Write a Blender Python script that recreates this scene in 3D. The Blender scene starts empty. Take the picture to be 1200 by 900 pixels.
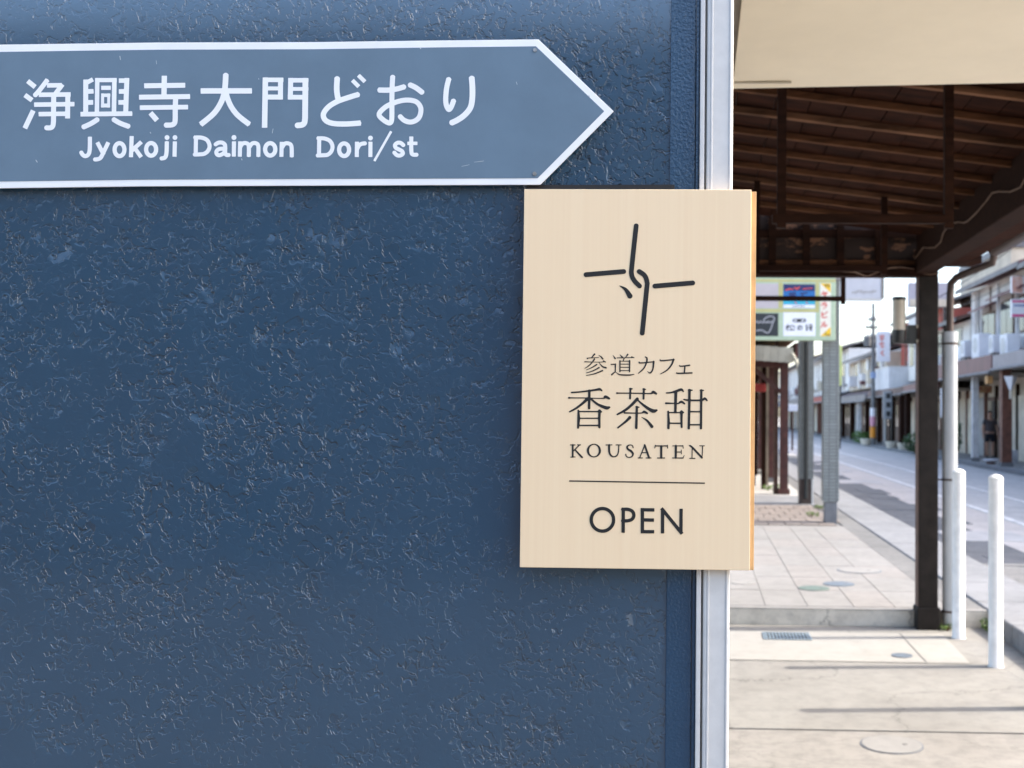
import bpy, bmesh, math, random
import numpy as np
from mathutils import Matrix, Vector

# ------------------------------------------------------------------ scene, camera, sky, sun
scene = bpy.context.scene
COL = scene.collection
random.seed(7)
CAM = Vector((0.0, 0.0, 1.62))
FPX = 1300.0                      # focal length in photo pixels (photo is 1200 wide)
PPX, PPY = 776.0, 450.0           # principal point of the (cropped) photograph
YAW, PITCH, ROLL = 42 / 1300, 35 / 1300, 0.0085
cam_rot = Matrix.Rotation(YAW, 3, 'Z') @ Matrix.Rotation(math.pi / 2 + PITCH, 3, 'X') @ Matrix.Rotation(ROLL, 3, 'Z')
cd = bpy.data.cameras.new('camera')
cd.sensor_fit = 'HORIZONTAL'; cd.sensor_width = 36.0
cd.lens = FPX / 1200 * 36
cd.shift_x = -(PPX - 600) / 1200
cd.clip_start = 0.05; cd.clip_end = 3000
cd.dof.use_dof = True; cd.dof.focus_distance = 1.73; cd.dof.aperture_fstop = 7.6
cam = bpy.data.objects.new('camera', cd); COL.objects.link(cam)
cam.location = CAM; cam.rotation_euler = cam_rot.to_euler()
scene.camera = cam

SUN_DIR = Vector((1.25, 0.12, 1.15)).normalized()      # towards the sun
sun_el = math.asin(SUN_DIR.z)
sun_az = math.atan2(SUN_DIR.x, SUN_DIR.y)
world = bpy.data.worlds.new('World'); scene.world = world; world.use_nodes = True
wn = world.node_tree.nodes; wl = world.node_tree.links
sky = wn.new('ShaderNodeTexSky'); sky.sky_type = 'NISHITA'; sky.sun_disc = False
sky.sun_elevation = sun_el; sky.sun_rotation = sun_az
sky.air_density = 1.0; sky.dust_density = 3.0; sky.ozone_density = 1.0
wl.new(sky.outputs[0], wn['Background'].inputs[0]); wn['Background'].inputs[1].default_value = 0.15
sd = bpy.data.lights.new('sun', 'SUN'); sd.energy = 2.0; sd.angle = math.radians(0.9); sd.color = (1.0, 0.93, 0.82)
sun = bpy.data.objects.new('sun', sd); COL.objects.link(sun)
sun.rotation_euler = SUN_DIR.to_track_quat('Z', 'Y').to_euler(); sun.location = (8, 2, 12)
scene.view_settings.view_transform = 'Standard'; scene.view_settings.look = 'None'
scene.view_settings.exposure = 2.12; scene.view_settings.gamma = 1.0
scene.cycles.use_denoising = True
scene.cycles.max_bounces = 8; scene.cycles.diffuse_bounces = 5

# ------------------------------------------------------------------ photo pixel -> place helpers
_R = cam_rot @ Vector((1, 0, 0)); _U = cam_rot @ Vector((0, 1, 0)); _F = cam_rot @ Vector((0, 0, -1))
def ray(px, py):
    return _F + _R * ((px - PPX) / FPX) + _U * ((PPY - py) / FPX)
def aty(px, py, Y):
    d = ray(px, py); return CAM + d * ((Y - CAM.y) / d.y)
def atz(px, py, z):
    d = ray(px, py); return CAM + d * ((z - CAM.z) / d.z)
def aty_np(pts, Y):
    px = pts[:, 0:1]; py = pts[:, 1:2]
    d = np.array(_F)[None] + np.array(_R)[None] * ((px - PPX) / FPX) + np.array(_U)[None] * ((PPY - py) / FPX)
    return np.array(CAM)[None] + d * (Y / d[:, 1:2])

# ------------------------------------------------------------------ materials
MATS = {}
def srgb(r, g, b):
    f = lambda c: (c / 255 / 12.92) if c / 255 <= 0.04045 else ((c / 255 + 0.055) / 1.055) ** 2.4
    return (f(r), f(g), f(b))
def mat(name, col, rough=0.6, var=0.12, scale=8.0, bump=0.0, bscale=60.0, bdist=0.002, metal=0.0, spec=0.5, stretch=(1, 1, 1), detail=4.0, col2=None, lo=0.35, hi=0.65, emit=0.0, dist=0.0):
    if name in MATS: return MATS[name]
    m = bpy.data.materials.new(name); m.use_nodes = True; MATS[name] = m
    nt = m.node_tree; N = nt.nodes; L = nt.links; b = N['Principled BSDF']
    b.inputs['Roughness'].default_value = rough; b.inputs['Metallic'].default_value = metal
    b.inputs['Specular IOR Level'].default_value = spec
    tc = N.new('ShaderNodeTexCoord'); mp = N.new('ShaderNodeMapping'); mp.inputs['Scale'].default_value = stretch
    L.new(tc.outputs['Object'], mp.inputs[0])
    n1 = N.new('ShaderNodeTexNoise'); n1.inputs['Scale'].default_value = scale; n1.inputs['Detail'].default_value = detail; n1.inputs['Roughness'].default_value = 0.6; n1.inputs['Distortion'].default_value = dist
    L.new(mp.outputs[0], n1.inputs[0])
    cr = N.new('ShaderNodeValToRGB'); cr.color_ramp.elements[0].position = lo; cr.color_ramp.elements[1].position = hi
    c2 = col2 if col2 else tuple(min(1, c * (1 + var)) for c in col)
    c1 = col if col2 else tuple(c * (1 - var) for c in col)
    cr.color_ramp.elements[0].color = (*c1, 1); cr.color_ramp.elements[1].color = (*c2, 1)
    L.new(n1.outputs[0], cr.inputs[0]); L.new(cr.outputs[0], b.inputs['Base Color'])
    if bump:
        n2 = N.new('ShaderNodeTexNoise'); n2.inputs['Scale'].default_value = bscale; n2.inputs['Detail'].default_value = 3
        L.new(mp.outputs[0], n2.inputs[0])
        bp = N.new('ShaderNodeBump'); bp.inputs['Strength'].default_value = bump; bp.inputs['Distance'].default_value = bdist
        L.new(n2.outputs[0], bp.inputs['Height']); L.new(bp.outputs[0], b.inputs['Normal'])
    if emit:
        L.new(cr.outputs[0], b.inputs['Emission Color']); b.inputs['Emission Strength'].default_value = emit
    return m

def mat_stucco():
    m = bpy.data.materials.new('blue_stucco'); m.use_nodes = True
    nt = m.node_tree; N = nt.nodes; L = nt.links; b = N['Principled BSDF']
    b.inputs['Roughness'].default_value = 0.28; b.inputs['Specular IOR Level'].default_value = 0.7; b.inputs['Coat Weight'].default_value = 1.0; b.inputs['Coat Roughness'].default_value = 0.11; b.inputs['Coat IOR'].default_value = 1.85
    tc = N.new('ShaderNodeTexCoord')
    def noise(s, d=3, r=.55, dist=0.0, off=0):
        mp = N.new('ShaderNodeMapping'); mp.inputs['Location'].default_value = (off, off * .7, off * 1.3)
        L.new(tc.outputs['Object'], mp.inputs[0])
        n = N.new('ShaderNodeTexNoise'); n.inputs['Scale'].default_value = s; n.inputs['Detail'].default_value = d
        n.inputs['Roughness'].default_value = r; n.inputs['Distortion'].default_value = dist
        L.new(mp.outputs[0], n.inputs[0]); return n.outputs[0]
    def mr(x, a, bb, c, d, t='SMOOTHSTEP'):
        q = N.new('ShaderNodeMapRange'); q.interpolation_type = t
        for i, v in zip((1, 2, 3, 4), (a, bb, c, d)): q.inputs[i].default_value = v
        L.new(x, q.inputs[0]); return q.outputs[0]
    def op(o, a, c):
        q = N.new('ShaderNodeMath'); q.operation = o
        for i, v in enumerate((a, c)):
            if isinstance(v, (int, float)): q.inputs[i].default_value = v
            else: L.new(v, q.inputs[i])
        return q.outputs[0]
    pl1 = mr(noise(58, 2.0, .5, .45), .55, .60, 0, 1)
    pl2 = mr(noise(100, 1.6, .5, .5, 5), .56, .615, 0, 1)
    lump = mr(noise(34, 1.5, .5, .4, 15), .60, .65, 0, 1)
    m1 = mr(noise(12, 2, .5, 0, 9), .42, .59, .045, 1)
    m2 = mr(noise(16, 2, .5, 0, 31), .435, .59, .07, 1)
    big = mr(noise(2.6, 2, .5, 0, 21), .38, .62, .35, 1)
    # the trowelled plaster is rougher towards the top right of this wall
    sx = N.new('ShaderNodeSeparateXYZ'); L.new(tc.outputs['Object'], sx.inputs[0])
    dens = mr(op('ADD', op('MULTIPLY', sx.outputs[0], .55), sx.outputs[2]), 1.55, 2.05, .0, 1.0)
    h = op('ADD', op('MULTIPLY', pl1, op('MAXIMUM', m1, dens)), op('MULTIPLY', op('MULTIPLY', pl2, op('MAXIMUM', m2, dens)), .6))
    h = op('ADD', h, op('MULTIPLY', op('MULTIPLY', lump, m2), .35))
    h = op('MULTIPLY', h, op('MAXIMUM', big, dens))
    h = op('MULTIPLY', h, -1.0)
    h = op('ADD', h, op('MULTIPLY', noise(9, 2, .5, 0, 3), .22))
    h = op('ADD', h, op('MULTIPLY', noise(260, 2, .5, 0, 3), .03))
    bp = N.new('ShaderNodeBump'); bp.inputs['Strength'].default_value = 1.0; bp.inputs['Distance'].default_value = 0.0046
    L.new(h, bp.inputs['Height']); L.new(bp.outputs[0], b.inputs['Normal'])
    cr = N.new('ShaderNodeValToRGB'); cr.color_ramp.elements[0].position = .3; cr.color_ramp.elements[1].position = .7
    cr.color_ramp.elements[0].color = (.0115, .051, .095, 1); cr.color_ramp.elements[1].color = (.0140, .059, .109, 1)
    L.new(noise(4, 4, .6, 0, 2), cr.inputs[0]); L.new(cr.outputs[0], b.inputs['Base Color'])
    return m

def mat_concrete(name, c1, c2, crack=0.0, stain=0.35):
    m = bpy.data.materials.new(name); m.use_nodes = True; MATS[name] = m
    nt = m.node_tree; N = nt.nodes; L = nt.links; b = N['Principled BSDF']; b.inputs['Roughness'].default_value = .85
    b.inputs['Specular IOR Level'].default_value = .3
    tc = N.new('ShaderNodeTexCoord')
    def noise(s, d=5, r=.65, dist=0):
        n = N.new('ShaderNodeTexNoise'); n.inputs['Scale'].default_value = s; n.inputs['Detail'].default_value = d
        n.inputs['Roughness'].default_value = r; n.inputs['Distortion'].default_value = dist
        L.new(tc.outputs['Object'], n.inputs[0]); return n
    r1 = N.new('ShaderNodeValToRGB'); r1.color_ramp.elements[0].position = .36; r1.color_ramp.elements[1].position = .64
    r1.color_ramp.elements[0].color = (*c1, 1); r1.color_ramp.elements[1].color = (*c2, 1)
    L.new(noise(1.3).outputs[0], r1.inputs[0])
    r2 = N.new('ShaderNodeValToRGB'); r2.color_ramp.elements[0].position = .28; r2.color_ramp.elements[1].position = .55
    r2.color_ramp.elements[0].color = (1 - stain, 1 - stain, 1 - stain * .95, 1); r2.color_ramp.elements[1].color = (1, 1, 1, 1)
    L.new(noise(9, 6, .7).outputs[0], r2.inputs[0])
    mx = N.new('ShaderNodeMix'); mx.data_type = 'RGBA'; mx.blend_type = 'MULTIPLY'; mx.inputs[0].default_value = 1
    L.new(r1.outputs[0], mx.inputs[6]); L.new(r2.outputs[0], mx.inputs[7])
    out = mx.outputs[2]
    if crack:
        ad = N.new('ShaderNodeMixRGB'); ad.blend_type = 'ADD'; ad.inputs[0].default_value = .35
        L.new(tc.outputs['Object'], ad.inputs[1]); L.new(noise(3, 4).outputs[1], ad.inputs[2])
        v = N.new('ShaderNodeTexVoronoi'); v.feature = 'DISTANCE_TO_EDGE'; v.inputs['Scale'].default_value = .9
        L.new(ad.outputs[0], v.inputs[0])
        r3 = N.new('ShaderNodeValToRGB'); r3.color_ramp.elements[0].position = .001; r3.color_ramp.elements[1].position = .006
        k = 1 - crack; r3.color_ramp.elements[0].color = (k, k, k, 1); r3.color_ramp.elements[1].color = (1, 1, 1, 1)
        L.new(v.outputs[0], r3.inputs[0])
        m2 = N.new('ShaderNodeMix'); m2.data_type = 'RGBA'; m2.blend_type = 'MULTIPLY'; m2.inputs[0].default_value = 1
        L.new(out, m2.inputs[6]); L.new(r3.outputs[0], m2.inputs[7]); out = m2.outputs[2]
    L.new(out, b.inputs['Base Color'])
    bp = N.new('ShaderNodeBump'); bp.inputs['Strength'].default_value = .35; bp.inputs['Distance'].default_value = .004
    L.new(noise(120, 3).outputs[0], bp.inputs['Height']); L.new(bp.outputs[0], b.inputs['Normal'])
    return m

def mat_rows(name, face, joint, rows, cols=None, axis='XZ', rough=.4, jw=.12):
    """fine tile courses too small to model: thin dark joints"""
    m = bpy.data.materials.new(name); m.use_nodes = True; MATS[name] = m
    nt = m.node_tree; N = nt.nodes; L = nt.links; b = N['Principled BSDF']; b.inputs['Roughness'].default_value = rough
    tc = N.new('ShaderNodeTexCoord'); sx = N.new('ShaderNodeSeparateXYZ'); cb = N.new('ShaderNodeCombineXYZ')
    L.new(tc.outputs['Object'], sx.inputs[0])
    ad = N.new('ShaderNodeMath'); ad.operation = 'ADD'; L.new(sx.outputs[0], ad.inputs[0]); L.new(sx.outputs[1], ad.inputs[1])
    L.new(ad.outputs[0], cb.inputs[0]); L.new(sx.outputs[2], cb.inputs[1])
    br = N.new('ShaderNodeTexBrick'); br.offset = 0.0
    br.inputs['Scale'].default_value = 1; br.inputs['Brick Width'].default_value = cols; br.inputs['Row Height'].default_value = rows
    br.inputs['Mortar Size'].default_value = rows * jw; br.inputs['Mortar Smooth'].default_value = .2
    br.inputs['Color1'].default_value = (*face, 1); br.inputs['Color2'].default_value = (*[c * .82 for c in face], 1)
    br.inputs['Mortar'].default_value = (*joint, 1)
    L.new(cb.outputs[0], br.inputs[0]); L.new(br.outputs[0], b.inputs['Base Color'])
    bp = N.new('ShaderNodeBump'); bp.inputs['Strength'].default_value = .6; bp.inputs['Distance'].default_value = .004; bp.invert = True
    L.new(br.outputs[1], bp.inputs['Height']); L.new(bp.outputs[0], b.inputs['Normal'])
    return m

# ------------------------------------------------------------------ mesh building
class MB:
    def __init__(s): s.v = []; s.f = []
    def add(s, vs, fs):
        o = len(s.v); s.v += [tuple(p) for p in vs]; s.f += [tuple(i + o for i in f) for f in fs]; return s
    def box(s, x0, x1, y0, y1, z0, z1):
        return s.add([(x0, y0, z0), (x1, y0, z0), (x1, y1, z0), (x0, y1, z0), (x0, y0, z1), (x1, y0, z1), (x1, y1, z1), (x0, y1, z1)],
                     [(0, 3, 2, 1), (4, 5, 6, 7), (0, 1, 5, 4), (1, 2, 6, 5), (2, 3, 7, 6), (3, 0, 4, 7)])
    def bar(s, p, q, w, h, up=(0, 0, 1)):
        p = Vector(p); q = Vector(q); d = (q - p).normalized(); u = Vector(up)
        a = d.cross(u).normalized() * (w / 2); c = a.cross(d).normalized() * (h / 2)
        vs = [p - a - c, p + a - c, p + a + c, p - a + c, q - a - c, q + a - c, q + a + c, q - a + c]
        return s.add(vs, [(0, 3, 2, 1), (4, 5, 6, 7), (0, 1, 5, 4), (1, 2, 6, 5), (2, 3, 7, 6), (3, 0, 4, 7)][::1])
    def tube(s, pts, r, n=12, cap=True):
        pts = [Vector(p) for p in pts]; rs = r if isinstance(r, (list, tuple)) else [r] * len(pts)
        rings = []; ref = Vector((0.13, 0.31, 0.94))
        for i, p in enumerate(pts):
            d = (pts[min(i + 1, len(pts) - 1)] - pts[max(i - 1, 0)]).normalized()
            if abs(d.dot(ref)) > .97: ref = Vector((.9, .2, .1))
            a = d.cross(ref).normalized(); c = d.cross(a).normalized()
            rings.append([p + (a * math.cos(2 * math.pi * k / n) + c * math.sin(2 * math.pi * k / n)) * rs[i] for k in range(n)])
        vs = [p for rg in rings for p in rg]
        fs = [(i * n + k, i * n + (k + 1) % n, (i + 1) * n + (k + 1) % n, (i + 1) * n + k) for i in range(len(pts) - 1) for k in range(n)]
        if cap: fs += [tuple(range(n))[::-1], tuple((len(pts) - 1) * n + k for k in range(n))]
        return s.add(vs, fs)
    def lathe(s, c, prof, n=20):
        c = Vector(c)
        vs = [c + Vector((r * math.cos(2 * math.pi * k / n), r * math.sin(2 * math.pi * k / n), z)) for r, z in prof for k in range(n)]
        fs = [(i * n + k, i * n + (k + 1) % n, (i + 1) * n + (k + 1) % n, (i + 1) * n + k) for i in range(len(prof) - 1) for k in range(n)]
        fs += [tuple(range(n))[::-1], tuple((len(prof) - 1) * n + k for k in range(n))]
        return s.add(vs, fs)
    def prism(s, poly, axis, a, b):
        """extrude a polygon: axis 'y' takes (x,z) points, 'x' takes (y,z), 'z' takes (x,y)"""
        mk = {'y': lambda p, t: (p[0], t, p[1]), 'x': lambda p, t: (t, p[0], p[1]), 'z': lambda p, t: (p[0], p[1], t)}[axis]
        n = len(poly)
        vs = [mk(p, a) for p in poly] + [mk(p, b) for p in poly]
        fs = [tuple(range(n)), tuple(range(n, 2 * n))[::-1]] + [(i, i + n, (i + 1) % n + n, (i + 1) % n) for i in range(n)]
        return s.add(vs, fs)
    def build(s, name, m, parent=None, smooth=False, bevel=0.0, label=None, kind=None):
        me = bpy.data.meshes.new(name); me.from_pydata(s.v, [], s.f)
        bm = bmesh.new(); bm.from_mesh(me); bmesh.ops.recalc_face_normals(bm, faces=bm.faces); bm.to_mesh(me); bm.free()
        return link(name, me, m, parent, smooth, bevel, label, kind)
def link(name, me, m, parent=None, smooth=False, bevel=0.0, label=None, kind=None):
    if m is not None and not me.materials: me.materials.append(m)
    o = bpy.data.objects.new(name, me); COL.objects.link(o)
    if smooth:
        me.shade_smooth()
        if smooth != 'all': me.set_sharp_from_angle(angle=math.radians(40))
    if bevel:
        b = o.modifiers.new('bevel', 'BEVEL'); b.width = bevel; b.segments = 2; b.limit_method = 'ANGLE'
    if parent is not None:
        o.parent = parent; o.matrix_parent_inverse = world_of(parent).inverted()
    if label: o['label'] = label
    if kind: o['kind'] = kind
    return o
def world_of(o):
    m = o.matrix_basis.copy()
    return world_of(o.parent) @ o.matrix_parent_inverse @ m if o.parent else m
def thing(name, label, cat, loc=(0, 0, 0), group=None, rotz=0.0):
    o = bpy.data.objects.new(name, None); COL.objects.link(o); o.location = loc; o.rotation_euler = (0, 0, rotz)
    o.empty_display_size = .1
    return tag(o, label, cat, group)
def tag(o, label, cat, group=None):
    o['label'] = label; o['category'] = cat
    if group: o['group'] = group
    return o
def struct(o): o['kind'] = 'structure'; return o
def copy_tree(o, parent=None, label=None):
    c = o.copy(); COL.objects.link(c)
    if parent: c.parent = parent
    if label: c['label'] = label
    for ch in list(o.children): copy_tree(ch, c)
    return c

# ------------------------------------------------------------------ lettering (flat print as meshes)
def smooth_path(p):
    p = [np.array(q, float) for q in p]
    if len(p) < 3: return p
    out = []
    for i in range(len(p) - 1):
        a = p[max(i - 1, 0)]; b = p[i]; c = p[i + 1]; d = p[min(i + 2, len(p) - 1)]
        for t in np.linspace(0, 1, 6)[:-1]:
            q = .5 * ((2 * b) + (-a + c) * t + (2 * a - 5 * b + 4 * c - d) * t * t + (-a + 3 * b - 3 * c + d) * t ** 3)
            out.append(q)
    out.append(p[-1]); return out
def strokes_px(frame, strokes, w=None):
    """strokes given in an enlarged drawing grid -> photo-scale polylines [(x, y, halfwidth)]"""
    x0, y0, s = frame; res = []
    for st in strokes:
        wd = w
        if isinstance(st[0], (int, float)): wd = st[0]; st = st[1:]
        pts = [(q[0], q[1], q[2] if len(q) > 2 else wd) for q in st]
        res.append([(q[0] / s + x0, q[1] / s + y0, q[2] / s / 2) for q in smooth_path(pts)])
    return res
def glyph(name, polys, Y, m, parent, cell=.3, butt=True, k=0.0, mapper=None):
    allp = np.array([q for p in polys for q in p]); r = allp[:, 2].max() + 1.0
    x0, y0 = allp[:, 0].min() - r, allp[:, 1].min() - r; x1, y1 = allp[:, 0].max() + r, allp[:, 1].max() + r
    nx = int((x1 - x0) / cell) + 2; ny = int((y1 - y0) / cell) + 2
    X, Yg = np.meshgrid(x0 + np.arange(nx) * cell, y0 + np.arange(ny) * cell)
    D = np.full(X.shape, 1e3)
    for p in polys:
        ds = np.full(X.shape, 1e3)
        for i in range(len(p) - 1):
            a = p[i]; b = p[i + 1]; dx, dy = b[0] - a[0], b[1] - a[1]; L2 = dx * dx + dy * dy
            if L2 < 1e-9: continue
            Ln = math.sqrt(L2)
            t = ((X - a[0]) * dx + (Yg - a[1]) * dy) / L2; tc = np.clip(t, 0, 1)
            rr = a[2] + (b[2] - a[2]) * tc
            d = np.hypot(X - a[0] - dx * tc, Yg - a[1] - dy * tc) - rr
            if butt:
                perp = np.abs((X - a[0]) * dy - (Yg - a[1]) * dx) / Ln - rr
                if i == 0: d = np.where(t < 0, np.maximum(perp, -t * Ln), d)
                if i == len(p) - 2: d = np.where(t > 1, np.maximum(perp, (t - 1) * Ln), d)
            ds = np.minimum(ds, d)
        if k:
            h = np.clip(.5 + .5 * (D - ds) / k, 0, 1); D = D * (1 - h) + ds * h - k * h * (1 - h)
        else: D = np.minimum(D, ds)
    vs = []; fs = []
    ins = D < 0
    full = ins[:-1, :-1] & ins[1:, :-1] & ins[:-1, 1:] & ins[1:, 1:]
    anyi = (ins[:-1, :-1] | ins[1:, :-1] | ins[:-1, 1:] | ins[1:, 1:]) & ~full
    for j in range(ny - 1):
        row = full[j]
        if row.any():
            e = np.flatnonzero(np.diff(np.concatenate(([0], row.astype(np.int8), [0]))))
            for a, b in zip(e[::2], e[1::2]):
                o = len(vs); vs += [(a, j), (a, j + 1), (b, j + 1), (b, j)]; fs.append((o, o + 1, o + 2, o + 3))
    CO = ((0, 0), (1, 0), (1, 1), (0, 1))
    for j, i in zip(*np.nonzero(anyi)):
        poly = []
        for q in range(4):
            c, n = CO[q], CO[(q + 1) % 4]; dc = D[j + c[1], i + c[0]]; dn = D[j + n[1], i + n[0]]
            if dc < 0: poly.append((i + c[0], j + c[1]))
            if (dc < 0) != (dn < 0):
                t = dc / (dc - dn); poly.append((i + c[0] + (n[0] - c[0]) * t, j + c[1] + (n[1] - c[1]) * t))
        if len(poly) > 2:
            o = len(vs); vs += poly[::-1]; fs.append(tuple(range(o, o + len(poly))))
    v = np.array(vs, float) * cell + np.array([[x0, y0]])
    P = aty_np(v, Y) if mapper is None else mapper(v)
    me = bpy.data.meshes.new(name); me.from_pydata(P.tolist(), [], fs)
    return link(name, me, m, parent)
def ell(cx, cy, rx, ry, wx, wy=None, n=28):
    wy = wy if wy else wx
    return [(cx + rx * math.cos(a), cy + ry * math.sin(a), wx * math.cos(a) ** 2 + wy * math.sin(a) ** 2) for a in [2 * math.pi * i / n for i in range(n + 1)]]
def dot(x, y, r): return ell(x, y, r * .5, r * .5, r)
# ------------------------------------------------------------------ base materials
M_stucco = mat_stucco()
M_smooth = mat('blue_paint_smooth', (.016, .055, .105), .27, .08, 6, .7, 210, .0016, spec=.9)
M_trim = mat('pale_aluminium_trim', (.635, .615, .58), .35, .05, 30, .1, 300, .0005)
M_wood = mat('pale_cypress', (.87, .65, .405), .45, .0, 1.0, .04, 8, .0005, stretch=(110, 110, 1.2), col2=(.89, .678, .43), detail=5, dist=.7)
M_wood_edge = mat('cypress_edge', (.56, .35, .16), .5, .12, 20)
M_black = mat('black_board', (.012, .011, .010), .6, .2, 20)
M_ink = mat('black_ink', (.010, .010, .0095), .7, .08, 40)
M_vinyl = mat('white_vinyl', (.87, .865, .85), .45, .03, 10)
M_signblue = mat('slate_blue_sign_face', (.130, .192, .248), .42, .05, 14, .06, 400, .0005)
M_scr = mat('pale_scratch', (.50, .54, .56), .6, .1, 40)
M_steel = mat('screw_steel', (.45, .42, .38), .35, .2, 200, metal=.8)
M_soffit = mat('cream_soffit_board', (.88, .80, .63), .6, .03, 3)
M_greyboard = mat('grey_board', (.28, .26, .23), .7, .1, 10)
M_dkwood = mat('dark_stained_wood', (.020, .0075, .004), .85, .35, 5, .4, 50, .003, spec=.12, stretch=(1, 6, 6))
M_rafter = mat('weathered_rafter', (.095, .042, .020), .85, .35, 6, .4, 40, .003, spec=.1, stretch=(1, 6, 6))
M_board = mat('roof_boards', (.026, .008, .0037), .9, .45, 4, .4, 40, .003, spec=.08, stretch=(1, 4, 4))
M_peel = mat('peeling_brown_paint', (.022, .010, .006), .75, .3, 3.2, .6, 12, .004, col2=(.20, .095, .05), lo=.55, hi=.60, stretch=(2.2, 2.2, 4), detail=6)
M_post = mat('black_painted_post', (.017, .0132, .011), .7, .3, 9, .3, 60, .002, spec=.2)
M_postsd = mat('post_rust_side', (.075, .030, .016), .6, .3, 9, .3, 60, .002)
M_pipebrown = mat('brown_gutter', (.050, .030, .024), .45, .2, 10)
M_pvc = mat('grey_pvc_pipe', (.40, .41, .42), .4, .06, 5)
M_white = mat('white_bollard_paint', (.80, .78, .745), .4, .09, 11, .1, 60, .001)
M_conc = mat_concrete('concrete_slab', (.188, .178, .160), (.226, .216, .196), .35, .22)
M_conc2 = mat_concrete('concrete_near', (.194, .181, .162), (.243, .228, .207), .2, .3)
M_patch = mat_concrete('pale_concrete_patch', (.262, .250, .226), (.286, .273, .248), .12, .12)
M_step = mat_concrete('lightened_step_concrete', (.56, .515, .44), (.66, .615, .54), .5, .3)  # lightened to offset the shade on the step's face
M_tile = mat_concrete('paving_tile', (.185, .177, .165), (.215, .206, .194), 0, .2)
M_tile2 = mat_concrete('paving_tile_warm', (.190, .177, .164), (.218, .204, .190), 0, .2)
M_brickpave = mat_concrete('paving_brick', (.165, .138, .12), (.21, .178, .157), 0, .25)
M_kerb = mat_concrete('kerb_concrete', (.165, .166, .170), (.20, .20, .205), 0, .25)
M_grey = mat_concrete('grey_gutter_cover', (.12, .116, .11), (.16, .155, .147), 0, .3)
M_asph = mat_concrete('asphalt', (.12, .117, .115), (.17, .165, .16), .3, .35)
M_asph2 = mat_concrete('worn_asphalt', (.42, .39, .36), (.51, .475, .44), .2, .25)
M_rustroad = mat_concrete('rust_tinted_strip', (.46, .41, .365), (.54, .48, .43), 0, .25)
M_lanec = mat_concrete('unseen_lane_paving', (.050, .050, .052), (.070, .070, .072), .2, .3)  # kept dark so the glossy wall reflects little from it
M_line = mat('road_paint', (.66, .62, .57), .7, .25, 6)
M_farwalk = mat_concrete('far_pavement', (.30, .285, .265), (.40, .385, .36), 0, .3)
M_ground = mat_concrete('ground_soil', (.22, .20, .18), (.30, .28, .25), 0, .3)

# ------------------------------------------------------------------ ground, road, pavements
struct(MB().add([(-400, -200, -.06), (500, -200, -.06), (500, 900, -.06), (-400, 900, -.06)], [(0, 1, 2, 3)]).build('ground', M_ground))
XK0, XK1 = 2.24, 2.88                         # raised kerb band
ZT = .13
YSTEP = atz(960, 730, 0).y
yj = atz(960, 855.5, 0).y                     # dark joint between the slabs
drv = thing('driveway', '', '', (0, 4, -.05)); del drv['label']; del drv['category']; struct(drv)
MB().box(-6, XK0, 1.2, yj - .012, -.05, 0).build('concrete_slab', M_conc2, drv)
MB().box(-6, XK0, yj + .012, YSTEP, -.05, 0).build('concrete_slab', M_conc, drv)
# pale rectangular patch cast into the far slab
a = atz(857, 739, .004); b = atz(1108, 746, .004); c = atz(1137, 777.5, .004); d = atz(857, 773, .004)
MB().add([(-2.5, a.y, .004), (b.x, a.y + .0, .004), (c.x, c.y, .004), (-2.5, c.y + .03, .004)], [(0, 1, 2, 3)]).build('pale_patch', M_patch, drv)
MB().box(b.x - .32, b.x - .312, c.y + .02, a.y - .02, .0045, .0062).build('joint_line', M_grey, drv)

struct(MB().box(-60, XK1 - .004, -60, 1.195, -.055, -.004).build('lane', M_lanec))  # unseen lane added behind the viewer, dark to dull the wall's lower reflections
pave = thing('tiled_pavement', '', '', (0, 10, 0)); del pave['label']; del pave['category']; struct(pave)
YB0 = atz(985, 616, ZT).y; YB1 = atz(940, 592, ZT).y; YB2 = atz(940, 581, ZT).y
MB().box(-4, 2.0, YSTEP, YB0, -.05, ZT - .006).build('bedding', M_conc2, pave)
MB().box(-4, XK0, YSTEP - .10, YSTEP - .001, -.05, ZT - .009).build('step_edge', M_step, pave, bevel=.004)  # face coloured far paler than the paving to make up for its shade
MB().box(-4, XK0, YSTEP - .102, YSTEP - .001, ZT - .0088, ZT - .002).build('step_top_cap', M_tile, pave, bevel=.003)  # thin cap added so the lightened step shows no glaring sunlit top
cols = [-.78, -.45, -.12, .21, .54, .87, 1.23, 1.55, 1.97]
rows = []
y = YSTEP
while y < YB0 - .2:
    y2 = min(y + .78, YB0); rows.append((y, y2)); y = y2
tile_cache = {}
for ri, (ya, yb) in enumerate(rows):
    off = 0
    for ci in range(len(cols) - 1):
        xa, xb = cols[ci], cols[ci + 1]; g = .0028
        o = MB().box(xa + g, xb - g, ya + g, yb - g, ZT - .02, ZT + random.uniform(-.0012, .0012)).build('paving_tile', M_tile if random.random() < .6 else M_tile2, pave)
MB().box(1.975, XK0 - .004, YSTEP + .004, YB0 + 8, -.05, ZT - .003).build('gutter_cover', M_grey, pave)
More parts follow.
